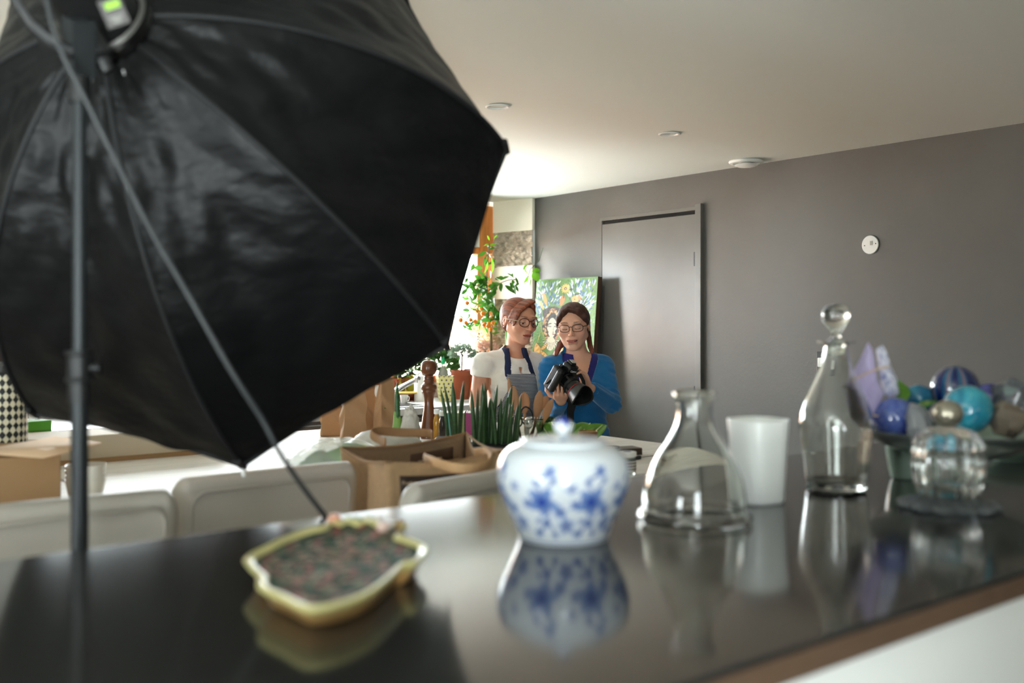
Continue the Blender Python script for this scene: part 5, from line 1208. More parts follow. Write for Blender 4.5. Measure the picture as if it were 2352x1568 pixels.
def glasses(t, R, c, lw, lh, sep, mat, tmat, rim=.0014, round_=1.0, name='glasses'):
    T = Matrix(R.tolist()).to_4x4(); T.translation = Vector(c)
    def pl(sx, n=32):
        out = []
        for i in range(n):
            a = 2 * PI * i / n; ca, sa = math.cos(a), math.sin(a); q = (abs(ca) ** (2.0 + 1.6 * (1 - round_)) + abs(sa) ** (2.0 + 1.6 * (1 - round_))) ** (-1 / (2.0 + 1.6 * (1 - round_))); x = sx * sep + lw * ca * q; z = .001 + lh * sa * q; y = -.1035 + 1.9 * (abs(x)) ** 2 * 4 * .85; out.append((x, y, z))
        return out
    g = thing_part = bpy.data.objects.new('glasses', None)
    mb = MB(); mb.tube(pl(-1), rim, 8, T=T, closed=True); a = mb.build('glasses', mat, t, smooth=180)
    bpy.data.objects.remove(g)
    MB().tube(pl(1), rim, 8, T=T, closed=True).build('lens_rim', mat, a, smooth=180)
    b = sep - lw; MB().tube([(-b, -.1025, .007), (-b * .4, -.1045, .0095), (b * .4, -.1045, .0095), (b, -.1025, .007)], rim * 1.1, 8, T=T).build('bridge', mat, a, smooth=180)
    for sx in (-1, 1):
        P_ = pl(sx); c_ = (sx * sep, P_[0][1] * .5 + P_[16][1] * .5, .001); MB().add([c_] + P_, [(0, 1 + i, 1 + (i + 1) % 32) for i in range(32)], T).build('lens', m_lens, a, smooth=180)
        e = sx * (sep + lw); ye = P_[0 if sx > 0 else 16][1]; MB().tube([(e, ye, .006), (sx * .073, ye + .012, .007), (sx * .0775, -.02, .006), (sx * .0785, .012, .004), (sx * .077, .028, -.012)], [rim * 1.2, rim * 1.3, rim, rim, rim], 8, T=T).build('temple_arm', tmat, a, smooth=180)
    return a
def hand(S, wrist, R, side, curl, thumb, scale=1.0, spread=.0):
    """palm lies in local xz plane, fingers along +z, palm faces -y, thumb to side*x. curl: 4 triples of joint angles (deg)"""
    R0, c0 = S.R.copy(), S.c.copy(); S.frame(R, wrist); s_ = scale
    S.cone((0, 0, -.02 * s_), (0, 0, .02 * s_), .0235 * s_, .024 * s_, .01, fl=(1, 1.5, 1)); S.ell((0, 0, .045 * s_), (.038 * s_, .0145 * s_, .046 * s_), .012); S.ell((side * .024 * s_, -.008 * s_, .030 * s_), (.015 * s_, .013 * s_, .028 * s_), .01)
    L_ = [(.040, .024, .019), (.045, .028, .020), (.041, .026, .019), (.032, .019, .017)]; tips = []
    for i in range(4):
        x = side * (.027 - .0180 * i) * s_; z = (.080, .085, .081, .071)[i] * s_; p = np.array((x, 0, z)); S.cone((x * .8, 0, .05 * s_), p, .0095 * s_, .0095 * s_, .008); a = 0; dx = side * (.12 - .08 * i) * (1 + spread)
        r = (.0088, .0090, .0086, .0076)[i] * s_
        for j in range(3):
            a += math.radians(curl[i][j]); d = np.array((dx * (1 - .3 * j), -math.sin(a), math.cos(a))); d /= np.linalg.norm(d); q = p + d * L_[i][j] * s_; S.cone(p, q, r, r * .90, .0035); p = q; r *= .90
        tips.append(p)
    p = np.array((side * .026 * s_, -.006 * s_, .018 * s_)); r = .0115 * s_
    for (d, l_) in thumb:
        d = np.array((side * d[0], d[1], d[2]), float); d /= np.linalg.norm(d); q = p + d * l_ * s_; S.cone(p, q, r, r * .88, .005); p = q; r *= .88
    S.frame(R0, c0)
def mk(S, name, mat, parent, colfn=None): return finish(name, S.mesh(name), mat, parent, smooth=180, colfn=colfn)
def dirframe(zd, yd):
    """columns x,y,z with z along zd and -y close to palm direction"""
    z = np.array(zd, float); z /= np.linalg.norm(z); y = -np.array(yd, float); y -= z * (y @ z); y /= np.linalg.norm(y); x = np.cross(y, z); return np.stack([x, y, z], 1)

# ---------------------------------------------------------------- woman holding the camera
DB = 4.80; sB = DB / F; PB0 = 1318
def LB(px, py, y=0.0): return np.array(((px - PB0) * sB * (DB + y) / DB, y, HC - (py - HY) * sB * (DB + y) / DB))
rootB = ground(PB0, DB); wB = thing('person', 'woman in a bright blue cardigan and thin glasses looking down at a black camera', 'person', tuple(rootB), rz=RZ)
RHB = rot3(-10, 8, -3); CHB = LB(1316, 748, -.02)
shL, shR = LB(1262, 845, .0), LB(1386, 843, .0); elL, elR = LB(1262, 968, -.03), LB(1401, 926, -.12); wrL, wrR = LB(1281, 918, -.25), LB(1347, 892, -.235)
nb = LB(1332, 826, .025)
def body_B(S, head=True, arms=True, legs=True):
    S.frame()
    S.cone((nb[0], .035, nb[2] - .02), CHB + np.array((.005, .035, -.055)), .052, .048, .02)
    S.ell((nb[0], .03, 1.165), (.150, .078, .085), .03); S.ell((nb[0] - .004, .015, 1.10), (.140, .098, .12), .04)
    for sx in (-1, 1): S.ell((nb[0] + sx * .062, -.062, 1.085), (.058, .045, .058), .035)
    S.ell((nb[0] - .008, .02, .98), (.122, .088, .12), .05); S.ell((nb[0] - .012, .03, .86), (.150, .105, .12), .05)
    S.cone((nb[0], .035, nb[2] - .012), shL + np.array((.02, .02, .012)), .042, .040, .03); S.cone((nb[0], .035, nb[2] - .012), shR + np.array((-.02, .02, .012)), .042, .040, .03)
    if arms:
        for sh, el, wr in ((shL, elL, wrL), (shR, elR, wrR)): S.cone(sh, el, .044, .036, .022); S.cone(el, wr, .037, .024, .012)
    if legs:
        for sx in (-1, 1): S.cone((nb[0] - .012 + sx * .075, .03, .80), (sx * .09, .02, .44), .078, .052, .03); S.cone((sx * .09, .02, .44), (sx * .095, .04, .09), .050, .034, .02); S.ell((sx * .095, -.01, .04), (.04, .11, .038), .02)
    if head: S.frame(RHB, CHB); head_sdf(S, 1.0, 1.06, 1.0); S.frame()
gx = axis_pts([(-.24, -.12, .006), (-.12, .09, .0026), (.09, .26, .006)]); gy = axis_pts([(-.42, -.36, .006), (-.36, .0, .0028), (.0, .16, .006)]); gz = axis_pts([(-.01, .80, .014), (.80, 1.04, .006), (1.04, 1.53, .0026)])
S = SDF(gx, gy, gz); body_B(S)
# camera placement
CC = LB(1284, 864, -.30); cam_ax = np.array((.50, -.66, -.56)); cam_ax /= np.linalg.norm(cam_ax)
upc = np.array((.22, -.10, 1.0)); upc -= cam_ax * (upc @ cam_ax); upc /= np.linalg.norm(upc); rtc = np.cross(cam_ax, upc)   # rtc: camera-body x, pointing image left
def CL(a, b_, c_): return CC + rtc * a + upc * b_ + cam_ax * c_
# her hand under the grip: palm below the body, fingers curled up the front; the other hand steadies the far side
hand(S, wrL, dirframe(LB(1276, 904, -.335) - LB(1281, 918, -.25), np.array((0, .30, .95))), 1, [(38, 34, 22), (40, 36, 22), (42, 36, 24), (48, 36, 24)], [((.85, -.25, .45), .036), ((.55, -.75, .45), .030), ((.1, -.95, .2), .022)], .88)
hand(S, wrR + np.array((-.006, -.006, .012)), dirframe(np.array((-.42, -.22, .88)), np.array((-.80, -.50, -.30))), -1, [(22, 26, 18), (26, 28, 20), (30, 30, 20), (34, 32, 20)], [((.3, -.75, .35), .034), ((-.1, -.6, .6), .028), ((-.2, -.5, .7), .020)], .84)
mk(S, 'body', m_skin, wB, lambda co: face_col(to_local(co, RHB, CHB), (222, 170, 144), (178, 94, 88), (104, 68, 52), (224, 146, 128), mw=.0275, teeth=1.0))
# inner violet blue top, then cardigan
m_top = pm('violet blue top', (44, 42, 120), .8, bump=(200, .3)); m_card_ = pm('bright blue knit', (0, 104, 162), .85, bump=(170, .15, 2), sheen=.3)
gx2 = axis_pts([(-.24, .26, .0048)]); gy2 = axis_pts([(-.40, .17, .0052)]); gz2 = axis_pts([(.80, 1.30, .0045)])
S = SDF(gx2, gy2, gz2); S.g = .004; body_B(S, False, False, False)
S.clip(lambda P: np.maximum(P[..., 2] - (nb[2] + .022 + .15 * np.abs(P[..., 0] - nb[0])), .84 - P[..., 2]))
nx_ = nb[0]
S.clip(lambda P: -np.maximum.reduce([np.abs(P[..., 0] - nx_ - .010) - .035 * np.clip((P[..., 2] - 1.10) / .115, 0, 1.25), P[..., 1] - .02, 1.10 - P[..., 2]]))
mk(S, 'inner_top', m_top, wB)
def folds(P, c, k_): return .0
S = SDF(gx2, gy2, gz2); S.g = .011; body_B(S, False, True, False)
X_, Y_, Z_ = np.meshgrid(S.x, S.y, S.z, indexing='ij')
S.D += (.0028 * np.sin(X_ * 60 + Z_ * 75 + 2 * np.sin(Z_ * 40)) * np.sin(Y_ * 50 + Z_ * 50) + .0018 * np.sin(Z_ * 210 + X_ * 50 + 3 * np.sin(X_ * 30)) * (np.abs(X_ - nx_) > .13) + .0022 * np.sin(Z_ * 150 + Y_ * 120) * (Y_ < -.12)).astype(np.float32)
def cut_wr(P):
    d = []
    for el, wr in ((elL, wrL), (elR, wrR)):
        a = (wr - el); L_ = np.linalg.norm(a); a = a / L_; t_ = (P - el) @ a - (L_ - .012); rr_ = np.linalg.norm((P - el) - ((P - el) @ a)[..., None] * a, axis=-1) - .07; d.append(np.maximum(-t_, rr_))
    return -np.minimum(d[0], d[1])
S.clip(cut_wr); S.clip(lambda P: .83 - P[..., 2])
S.clip(lambda P: -np.maximum.reduce([np.abs(P[..., 0] - nx_) - (.012 + .066 * np.clip((P[..., 2] - 1.04) / .17, 0, 1.1)), P[..., 1] - .02, 1.04 - P[..., 2]]), .004)
S.clip(lambda P: -(np.linalg.norm((P - np.array((nb[0], .03, nb[2] + .05))) / np.array((.066, .070, .062)), axis=-1) - 1) * .06, .006)
mk(S, 'cardigan', m_card_, wB)
# cuffs
for nm, el, wr in (('cuff', elL, wrL), ('cuff', elR, wrR)):
    a = Vector(wr - el).normalized(); q = Vector(wr) - a * .012
    MB().tube([q - a * .022, q - a * .010, q, q + a * .004], [.031, .034, .0335, .030], 20, cap=False).build(nm, m_card_, wB, solid=.003, smooth=180)
# trousers
S = SDF(axis_pts([(-.24, .26, .012)]), axis_pts([(-.16, .2, .012)]), axis_pts([(-.02, .90, .012)])); S.g = .008; body_B(S, False, False, True); S.clip(lambda P: np.maximum(P[..., 2] - .87, .07 - P[..., 2])); mk(S, 'trousers', pm('dark jeans', (40, 46, 62), .8), wB)
# hair
def haircol(c1, c2, c3, R, c, seed):
    def f(co):
        P = to_local(co, R, c); r_ = np.random.default_rng(seed); a = np.arctan2(P[:, 0], P[:, 2] + .12); q = np.sin(a * 60 + P[:, 1] * 90 + 2 * np.sin(P[:, 1] * 50 + a * 8)) * .45 + np.sin(a * 131 + P[:, 1] * 160) * .35
        q = np.clip(.5 + q * .55 + r_.normal(0, .05, len(P)), 0, 1)[:, None]; o = npc(c1) * (1 - q) + npc(c2) * q; low = np.clip((-.02 - P[:, 2]) / .08, 0, 1)[:, None]; return o * (1 - .7 * low) + npc(c3) * .7 * low
    return f
hx = axis_pts([(-.18, .16, .0028)]); hy = axis_pts([(-.16, .16, .003)]); hz = axis_pts([(1.15, 1.55, .0028)])
def add_ripple(S, amp, R, c):
    P = S.pts((slice(None),) * 3); Pl = (P - np.array(c)) @ np.array(R); a = np.arctan2(Pl[..., 0], Pl[..., 2] + .12); S.D += (np.clip((Pl[..., 2] + .03) / .05, 0, 1) * amp * (np.sin(a * 34 + Pl[..., 1] * 45) + .6 * np.sin(a * 71 + Pl[..., 1] * 30 + 1.3))).astype(np.float32)
S = SDF(hx, hy, hz); S.frame(RHB, CHB)
S.ell((0, .022, .031), (.0805, .098, .0815), .01); S.ell((0, .050, -.010), (.070, .060, .075), .03)
S.ell((0, -.088, -.026), (.0680, .064, .090), .008, 's'); S.ell((-.006, -.10, .030), (.046, .050, .042), .014, 's')
for sx in (-1, 1): S.ell((sx * .083, .000, -.012), (.014, .026, .036), .006, 's')
S.chain([(-.010, -.066, .094), (-.038, -.070, .076), (-.060, -.054, .045), (-.070, -.024, .014)], [.006, .009, .009, .007], .02); S.chain([(-.010, -.066, .094), (.035, -.066, .080), (.062, -.050, .046), (.072, -.022, .016)], [.006, .009, .009, .007], .02)
S.frame()
rr = random.Random(3)
for i in range(9):
    o1, o2 = rr.uniform(-5, 5), rr.uniform(-3, 3); dy = rr.uniform(-.012, .012)
    S.chain([LB(1296, 780, .05), LB(1287 + o2, 792 + o2, .025 + dy), LB(1281 + o1, 803 + o2, -.012 + dy), LB(1277 + o1 * .8, 814 + o2, -.045 + dy)], [.012, .0085, .007, .0035], .005)
for i in range(9):
    o1, o2 = rr.uniform(-5, 5), rr.uniform(-4, 4); dy = rr.uniform(-.012, .012)
    S.chain([LB(1348, 752, .05), LB(1353 + o1 * .5, 775, .050 + dy), LB(1356 + o1 * .8, 795, .035 + dy), LB(1361 + o1, 811 + o2, .018 + dy)], [.016, .0095, .007, .0025], .005)
add_ripple(S, .0005, RHB, CHB)
mk(S, 'hair', m_hairB, wB, haircol((48, 26, 20), (84, 46, 32), (128, 62, 40), RHB, CHB, 3))
glasses(wB, RHB, CHB, .0245, .0165, .0312, pm('thin dark frame', (40, 32, 32), .3, .4), m_frame, .0014, .35)
# ---- the camera she holds
tc_ = thing('photo_camera', 'black camera with a long lens and hood held by the woman in blue', 'camera', tuple(rootB), rz=RZ)
TC = Matrix((Vector(rtc), Vector(upc), Vector(cam_ax))).transposed().to_4x4(); TC.translation = Vector(CC)
m_cb = pm('camera black', (20, 20, 21), .38, bump=(400, .05)); m_cg = pm('camera gloss', (16, 16, 17), .22)
bo = MB().box((0, -.012, 0), (.140, .120, .052), T=TC, bev=.012).build('body', m_cb, tc_, smooth=60)
MB().box((.058, -.010, .026), (.030, .118, .034), T=TC, bev=.013).build('hand_grip', m_cb, tc_, smooth=60)
hp = MB().box((0, .058, .010), (.056, .034, .060), T=TC, bev=.014).box((0, .080, .006), (.030, .010, .034), T=TC, bev=.003).build('viewfinder_hump', m_cb, tc_, smooth=60)
MB().box((-.002, .0875, .006), (.024, .004, .026), T=TC, bev=.001).build('hot_shoe', m_steel, hp)
for (x, z, r_) in ((.045, .0, .010), (-.045, .0, .013)): MB().lathe([(0, 0), (r_, 0), (r_, .010), (r_ * .9, .012), (0, .012)], 24, T=TC @ Matrix.Translation((x, .048, z)) @ Matrix.Rotation(-PI / 2, 4, 'X')).build('dial', m_cg, bo)
MB().box((0, -.01, -.0275), (.085, .056, .003), T=TC, bev=.001).build('rear_screen', m_cg, bo)
cu = bpy.data.curves.new('lettering', 'FONT'); cu.body = 'Canon'; cu.size = .014; cu.extrude = .0003; cu.align_x = 'CENTER'; tmp = bpy.data.objects.new('lettering', cu); COL.objects.link(tmp); dg = bpy.context.evaluated_depsgraph_get(); me = bpy.data.meshes.new_from_object(tmp.evaluated_get(dg)); bpy.data.objects.remove(tmp)
me.transform(TC @ Matrix.Translation((0, .051, .0405)) @ Matrix.Scale(-1, 4, (1, 0, 0)) @ Matrix.Scale(1, 4)); finish('lettering', me, pm('white print', (225, 225, 225), .5), hp, smooth=None)
ln = MB().lathe([(0, .020), (.040, .020), (.040, .032), (.037, .034), (.037, .060), (.0405, .062), (.0405, .080), (.038, .082), (.038, .100), (.0415, .103), (.0415, .118), (0, .118)], 48, T=TC).build('lens', m_cg, tc_, smooth=30)
MB().lathe([(.0418, .105), (.0424, .106), (.0424, .109), (.0418, .110)], 48, T=TC).build('red_ring', pm('red ring', (150, 20, 24), .4), ln)
MB().lathe([(.0410, .064)] + [(.0418 if i % 2 else .0406, .064 + i * .0012) for i in range(12)], 48, T=TC).build('zoom_ring', m_cb, ln)
def petal(a, r, z): return r
mbh = MB(); hv = []; hn = 72
for j in range(9):
    for i in range(hn):
        a = 2 * PI * i / hn; top_ = .158 + .014 * math.cos(2 * a); z = .112 + (top_ - .112) * j / 8; r_ = .0430 + (.0540 - .0430) * j / 8; hv.append((r_ * math.cos(a), r_ * math.sin(a), z))
mbh.add(hv, [(j * hn + i, j * hn + (i + 1) % hn, (j + 1) * hn + (i + 1) % hn, (j + 1) * hn + i) for j in range(8) for i in range(hn)], TC).build('lens_hood', m_cb, ln, solid=.0022, smooth=60)
MB().lathe([(0, .1185), (.026, .1185), (.036, .1165)], 40, T=TC).build('front_glass', pm('coated glass', (24, 20, 34), .03, coat=1), ln)
# strap: from both lugs, hanging down in front of her body
sa = CL(-.070, .035, -.005); path = [CL(.074, -.035, 0), LB(1296, 905, -.28), LB(1303, 925, -.235), LB(1305, 950, -.17), LB(1306, 985, -.14), LB(1307, 1010, -.135)]
MB().tube(spline(path, 6), [(.0165, .0018)] * 31, 8, flat=(1, 0, 0)).build('strap', pm('strap black', (26, 26, 28), .7), tc_, smooth=60)
MB().tube(spline([sa, LB(1334, 880, -.26), LB(1318, 915, -.2), LB(1308, 950, -.165)], 6), [(.010, .0015)] * 19, 8, flat=(1, 0, 0)).build('strap', pm('strap black2', (26, 26, 28), .7), tc_, smooth=60)

# ---------------------------------------------------------------- woman in the apron
DA = 4.95; sA = DA / F; PA0 = 1190
def LA(px, py, y=0.0): return np.array(((px - PA0) * sA * (DA + y) / DA, y, HC - (py - HY) * sA * (DA + y) / DA))
rootA = ground(PA0, DA); wA = thing('person', 'auburn-haired woman in a white blouse and striped navy apron leaning in to look', 'person', tuple(rootA), rz=RZ)
RHA = rot3(33, 8, 3); CHA = LA(1192, 736, -.01); RBA = rot3(24, 0, 0)
shL, shR = LA(1108, 838, -.06), LA(1232, 838, .07); elL, wrLA = LA(1096, 925, -.05), LA(1106, 1003, -.16); elR, wrR_ = LA(1238, 930, .10), LA(1240, 1000, -.0)
nA = LA(1184, 818, .02)
def body_A(S, head=True, arms=True, legs=True):
    S.frame(); S.cone((nA[0] - .004, .035, nA[2] - .02), CHA + np.array((-.012, .030, -.05)), .049, .045, .02)
    S.frame(RBA, (nA[0] - .018, .02, 0)); S.ell((0, .0, 1.175), (.138, .076, .085), .03); S.ell((0, -.01, 1.10), (.128, .094, .12), .04)
    for sx in (-1, 1): S.ell((sx * .058, -.078, 1.085), (.056, .042, .056), .035)
    S.ell((0, .0, .98), (.115, .086, .12), .05); S.ell((0, .01, .86), (.148, .105, .12), .05); S.frame()
    S.cone((nA[0], .035, nA[2] - .015), shL + np.array((.02, .01, .015)), .040, .038, .03); S.cone((nA[0], .035, nA[2] - .015), shR + np.array((-.02, .01, .015)), .040, .038, .03)
    if arms:
        for sh, el, wr in ((shL, elL, wrLA), (shR, elR, wrR_)): S.cone(sh, el, .044, .037, .022); S.cone(el, wr, .038, .026, .012)
    if legs:
        for sx in (-1, 1): S.cone((nA[0] - .018 + sx * .075, .03, .80), (sx * .09, .02, .44), .078, .052, .03); S.cone((sx * .09, .02, .44), (sx * .095, .04, .09), .050, .034, .02); S.ell((sx * .095, -.01, .04), (.04, .11, .038), .02)
    if head: S.frame(RHA, CHA); head_sdf(S, .98, .92, .0); S.frame()
S = SDF(axis_pts([(-.27, -.11, .005), (-.11, .12, .0026), (.12, .22, .006)]), axis_pts([(-.30, -.13, .006), (-.13, .10, .0028), (.10, .20, .006)]), axis_pts([(-.01, .78, .014), (.78, 1.22, .005), (1.22, 1.56, .0026)])); body_A(S)
hand(S, wrLA, dirframe(np.array((.1, -.8, -.35)), np.array((0, -.3, -1))), 1, [(8, 12, 8)] * 4, [((.7, -.1, .6), .034), ((.4, -.1, .9), .028), ((.3, -.1, 1), .022)], .9)
hand(S, wrR_, dirframe(np.array((-.2, -.6, -.7)), np.array((0, .3, -1))), -1, [(15, 20, 15)] * 4, [((.7, -.1, .6), .034), ((.4, -.1, .9), .028), ((.3, -.1, 1), .022)], .9)
mk(S, 'body', m_skin, wA, lambda co: face_col(to_local(co, RHA, CHA), (208, 152, 124), (170, 80, 76), (90, 52, 36), (206, 124, 100), opn=.0042, mw=.0245))
m_blouse = pm('white blouse', (234, 230, 222), .75, bump=(18, .5, 4)); m_navy = pm('navy denim', (26, 38, 74), .8, bump=(150, .4))
g1, g2, g3 = axis_pts([(-.27, .22, .0048)]), axis_pts([(-.26, .20, .0052)]), axis_pts([(.78, 1.30, .0045)])
S = SDF(g1, g2, g3); S.g = .010; body_A(S, False, True, False); X_, Y_, Z_ = np.meshgrid(S.x, S.y, S.z, indexing='ij')
S.D += (.0035 * np.sin(X_ * 55 + Z_ * 30 + 2 * np.sin(Z_ * 35)) * np.sin(Y_ * 40 + Z_ * 60)).astype(np.float32) - .003
for sh, el in ((shL, elL), (shR, elR)):
    a = el - sh; a = a / np.linalg.norm(a); c1_ = sh + a * .055
    S.clip(lambda P, c1_=c1_, a=a: -np.maximum.reduce([-((P - c1_) @ a), np.linalg.norm((P - c1_) - ((P - c1_) @ a)[..., None] * a, axis=-1) - .062, (P[..., 0] - (c1_[0] + .05)) * (1 if c1_[0] < nA[0] else -1)]))
S.clip(lambda P: -(np.linalg.norm((P - np.array((nA[0] + .006, .005, nA[2] + .028))) / np.array((.070, .080, .048)), axis=-1) - 1) * .05, .005)
nfA = rot3(24) @ np.array((0, -1, 0))
S.clip(lambda P: -np.maximum.reduce([np.abs((P - np.array((nA[0] - .018, .02, 0))) @ RBA[:, 0] - .006) - .011 * np.clip((P[..., 2] - 1.150) / .04, 0, 1), -((P - np.array((nA[0] - .018, .02, 0))) @ nfA), 1.150 - P[..., 2], P[..., 2] - 1.190]))
mk(S, 'blouse', m_blouse, wA)
# apron: bib and skirt of striped cloth, navy straps
ob = np.array((nA[0] - .018, .02, 0))
S = SDF(g1, g2, axis_pts([(.50, 1.30, .0048)])); S.g = .017; body_A(S, False, False, True)
S.clip(lambda P: np.maximum.reduce([(P - ob) @ RBA[:, 1] + .012, np.abs((P - ob) @ RBA[:, 0]) - np.where(P[..., 2] > .99, .078 + .45 * np.clip(1.10 - P[..., 2], 0, .2) ** 1.2, .20), P[..., 2] - 1.160, .52 - P[..., 2]]))
ap = pm('striped cloth', (240, 240, 240), .85); nt = ap.node_tree; b = nt.nodes['Principled BSDF']; tcn = nt.nodes.new('ShaderNodeTexCoord'); sp_ = nt.nodes.new('ShaderNodeSeparateXYZ'); nt.links.new(tcn.outputs['Object'], sp_.inputs[0])
def mth(op, a, v=None, v2=None):
    n = nt.nodes.new('ShaderNodeMath'); n.operation = op
    if hasattr(a, 'name'): nt.links.new(a, n.inputs[0])
    else: n.inputs[0].default_value = a
    if v is not None:
        if hasattr(v, 'name'): nt.links.new(v, n.inputs[1])
        else: n.inputs[1].default_value = v
    return n.outputs[0]
zf = mth('FRACT', mth('MULTIPLY', sp_.outputs[2], 1 / .0068)); st1 = mth('LESS_THAN', zf, .42); xf = mth('FRACT', mth('MULTIPLY', mth('ADD', sp_.outputs[0], sp_.outputs[1]), 1 / .006)); st2 = mth('LESS_THAN', xf, .86); fac = mth('MULTIPLY', st1, st2)
mxn = nt.nodes.new('ShaderNodeMix'); mxn.data_type = 'RGBA'; nt.links.new(fac, mxn.inputs[0]); mxn.inputs[6].default_value = (*lin((32, 42, 74)), 1); mxn.inputs[7].default_value = (*lin((222, 220, 214)), 1); nt.links.new(mxn.outputs[2], b.inputs['Base Color'])
apo = mk(S, 'apron', ap, wA)
S = SDF(g1, g2, axis_pts([(1.08, 1.34, .0042)])); S.g = .0165; body_A(S, False, False, False)
def strap_clip(P):
    u = (P - ob) @ RBA[:, 0]; v = (P - ob) @ RBA[:, 1]; z = P[..., 2]; xc = .066 - .16 * np.clip(z - 1.155, 0, .2); d = np.minimum(np.abs(u - xc), np.abs(u + xc)) - .015; return np.maximum.reduce([d, 1.145 - z, v - .05, (z - 1.285)])
S.clip(strap_clip); mk(S, 'apron_strap', m_navy, apo)
S = SDF(axis_pts([(-.26, .22, .012)]), axis_pts([(-.16, .2, .012)]), axis_pts([(-.02, .90, .012)])); S.g = .008; body_A(S, False, False, True); S.clip(lambda P: np.maximum(P[..., 2] - .87, .07 - P[..., 2])); mk(S, 'trousers', pm('grey trousers', (70, 70, 74), .8), wA)
# hair: short, swept over the brow to the ear
S = SDF(axis_pts([(-.16, .15, .0028)]), axis_pts([(-.15, .16, .003)]), axis_pts([(1.27, 1.57, .0028)])); S.frame(RHA, CHA)
S.ell((0, .022, .031), (.0815, .099, .0830), .01); S.ell((0, .055, -.015), (.060, .050, .058), .03)
S.ell((0, -.088, -.026), (.0680, .068, .090), .008, 's'); S.ell((.012, -.105, .036), (.050, .052, .042), .012, 's')
for sx in (-1, 1): S.ell((sx * .083, .004, -.014), (.015, .024, .034), .006, 's')
rr = random.Random(9)
for i in range(17):
    u = i / 16; s0 = (.030 - .012 * u, -.070 + .05 * u, .103 + .005 * math.sin(u * 3)); m1 = (-.018 - .014 * u, -.086 + .048 * u, .084); m2 = (-.052 - .010 * u, -.078 + .046 * u, .050); e = (-.070 - .006 * u, -.066 + .052 * u, .006 - .022 * (1 - u) + rr.uniform(-.012, .008))
    S.chain([s0, m1, m2, e], [.0055, .0065, .0060, .0018], .006)
for i in range(7):
    u = i / 6; S.chain([(.028, -.056 + .05 * u, .098), (.044, -.052 + .05 * u, .078), (.059, -.037 + .045 * u, .047), (.068, -.022 + .03 * u, .018 - .01 * u)], [.004, .004, .004, .002], .014)
add_ripple(S, .0006, RHA, CHA)
mk(S, 'hair', m_hairA, wA, haircol((78, 36, 20), (146, 72, 34), (84, 42, 26), RHA, CHA, 6))
glasses(wA, RHA, CHA, .0235, .0205, .0308, pm('tortoise frame', (78, 42, 30), .25, coat=.5), pm('pale temple', (190, 160, 130), .3), .0021, .9)
m_sil = pm('earring', (200, 200, 200), .2, 1); q = Vector(np.array(CHA) + RHA @ np.array((-.079, .006, -.036))); MB().ball(tuple(q), .0035, 12, 8).build('earring', m_sil, wA)

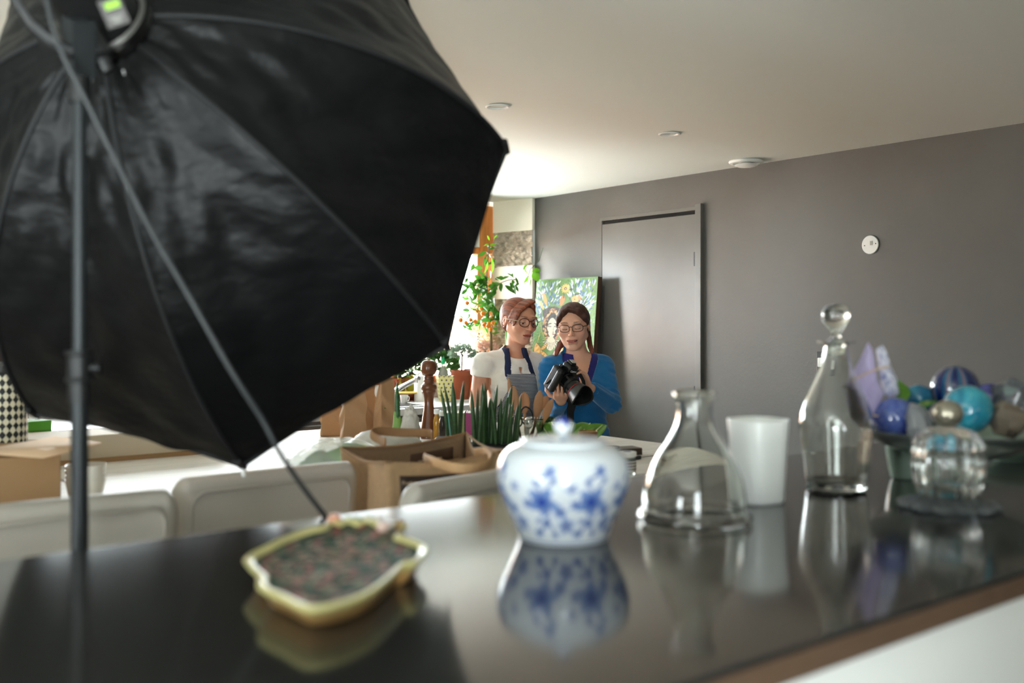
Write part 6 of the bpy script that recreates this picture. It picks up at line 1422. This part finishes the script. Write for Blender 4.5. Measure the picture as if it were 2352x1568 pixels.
# ---------------------------------------------------------------- painting leaning against the grey wall
XP = 4.50; pl_, pr_ = onx(1218, 640, XP), onx(1358, 640, XP); zt_ = onx(1290, 637, XP).z; zb_ = ZK + .001; PWd = (pl_ - pr_).length; PHt = zt_ - zb_
t = thing('painting', 'unframed colourful painting of a face among blue leaves on green, leaning on the grey wall', 'painting', (XP, (pl_.y + pr_.y) / 2, zb_))
t.rotation_euler = (0, math.radians(5.0), 0)
NU, NV = 230, 300
def paint(co):
    U = (co[:, 1] * -1 + PWd / 2) / PWd * 930 + 55; V = 110 + (1 - co[:, 2] / PHt) * 1875; r = random.Random(4)
    o = np.tile(npc((86, 130, 50)), (len(co), 1)); o *= (1 + .10 * np.sin(U / 17 + 2 * np.sin(V / 23)) * np.sin(V / 31))[:, None]
    def st(x, y, l_, w_, a, c):
        ca, sa = math.cos(a), math.sin(a); dx, dy = U - x, V - y; p = (dx * ca + dy * sa) / l_; q = (-dx * sa + dy * ca) / w_; m = (np.abs(p) < 1) & (np.abs(q) < (1 - p * p) ** .8 if False else np.abs(q) < np.clip(1 - p * p, 0, 1)); o[m] = npc(c)
    def cluster(x0, x1, y0, y1, n, cx_, cy_):
        for i in range(n):
            x, y = r.uniform(x0, x1), r.uniform(y0, y1); a = math.atan2(y - cy_, x - cx_) + r.uniform(-.5, .5); st(x, y, r.uniform(26, 48), r.uniform(6, 11), a, r.choice([(34, 78, 128), (52, 104, 150), (216, 224, 232), (232, 236, 240), (160, 184, 206), (24, 50, 92)]))
    cluster(75, 450, 160, 560, 130, 260, 640); cluster(560, 950, 150, 600, 150, 740, 700); cluster(60, 230, 500, 760, 30, 100, 900)
    cluster(640, 930, 620, 1100, 70, 800, 1300); cluster(600, 930, 1250, 1900, 90, 760, 2000)
    for k in range(14): a = k * 2 * PI / 14; st(518 + 38 * math.cos(a), 268 + 44 * math.sin(a), 40, 10, a, (228, 190, 110))
    st(518, 270, 26, 24, 0, (90, 40, 30)); st(520, 272, 10, 9, 0, (236, 226, 196))
    st(205, 420, 120, 30, 1.25, (214, 160, 84)); st(160, 520, 90, 22, 1.1, (222, 176, 100)); st(480, 450, 95, 38, 1.75, (196, 136, 72)); st(500, 380, 50, 9, 1.6, (24, 18, 16))
    st(670, 440, 62, 52, .4, (222, 166, 100)); st(740, 420, 50, 22, .9, (206, 140, 90)); st(665, 440, 10, 10, 0, (20, 16, 14)); st(700, 362, 60, 11, -.1, (26, 20, 16)); st(770, 445, 34, 8, 1.0, (30, 22, 18))
    st(350, 690, 190, 150, .5, (58, 40, 36)); st(330, 900, 150, 330, 0, (40, 28, 24))
    for i in range(120):
        a = r.uniform(0, 2 * PI); st(350 + 115 * math.cos(a) * r.uniform(.85, 1.25), 850 + 235 * math.sin(a) * r.uniform(.9, 1.15), r.uniform(14, 26), r.uniform(8, 13), r.uniform(0, 3), r.choice([(198, 140, 92), (160, 98, 58), (222, 180, 130), (70, 44, 34)]))
    st(345, 880, 78, 92, 0, (234, 226, 208)); st(345, 800, 66, 80, 0, (234, 226, 208)); st(350, 960, 58, 70, 0, (234, 226, 208))
    for x in (312, 402): st(x, 856, 27, 12, .1, (30, 26, 26)); st(x + 2, 857, 8, 7, 0, (228, 226, 220)); st(x, 812, 34, 7, -.15 if x < 350 else .15, (36, 28, 26))
    st(372, 900, 9, 48, 0, (200, 180, 160)); st(372, 948, 20, 8, 0, (150, 120, 104)); st(380, 975, 30, 9, .1, (120, 44, 44))
    st(340, 1120, 90, 110, 0, (226, 214, 190))
    for ring_ in range(4):
        for i in range(22): a = PI * i / 21; st(345 + (70 + 18 * ring_) * math.cos(a), 1060 + (60 + 26 * ring_) * math.sin(a), 8, 9, 0, (236, 226, 200) if i % 2 else (80, 60, 48))
    for (x, y, l_, w_, a) in [(150, 1260, 170, 60, 1.3), (260, 1320, 120, 42, .9), (240, 1180, 80, 26, -.8), (440, 1300, 150, 55, 1.8), (330, 1420, 120, 40, .2), (500, 1180, 140, 34, 1.5)]:
        st(x, y, l_, w_ * 1.2, a, (30, 22, 18)); st(x, y, l_ * .92, w_, a, (222, 168, 84))
        for k in range(9): f_ = (k - 4) / 5; st(x + l_ * f_ * math.cos(a), y + l_ * f_ * math.sin(a), w_ * .8 * (1 - f_ * f_) + 3, 4, a + 1.25, (160, 96, 44) if k % 2 else (240, 206, 140))
    for (x, y, l_, a) in [(180, 900, 150, 1.4), (150, 1020, 120, 1.8), (225, 1010, 110, 1.2)]: st(x, y, l_, 20, a, (60, 116, 44)); st(x, y, l_ * .9, 5, a, (206, 180, 90))
    for i in range(60): st(r.uniform(60, 520), r.uniform(1450, 1980), r.uniform(30, 60), r.uniform(8, 18), r.uniform(0, 3), r.choice([(222, 168, 84), (60, 40, 30), (52, 104, 60), (180, 110, 60)]))
    return o
MB().grid(lambda u, v: (-.012, PWd / 2 - u * PWd, v * PHt), NU, NV).build('canvas', pm('oil paint', attr=True, rough=.45, bump=(60, .35, 3)), t, colfn=paint, smooth=180)
MB().box((.006, 0, PHt / 2), (.034, PWd, PHt)).build('stretcher_frame', pm('dark wood edge', (74, 50, 34), .6), t)
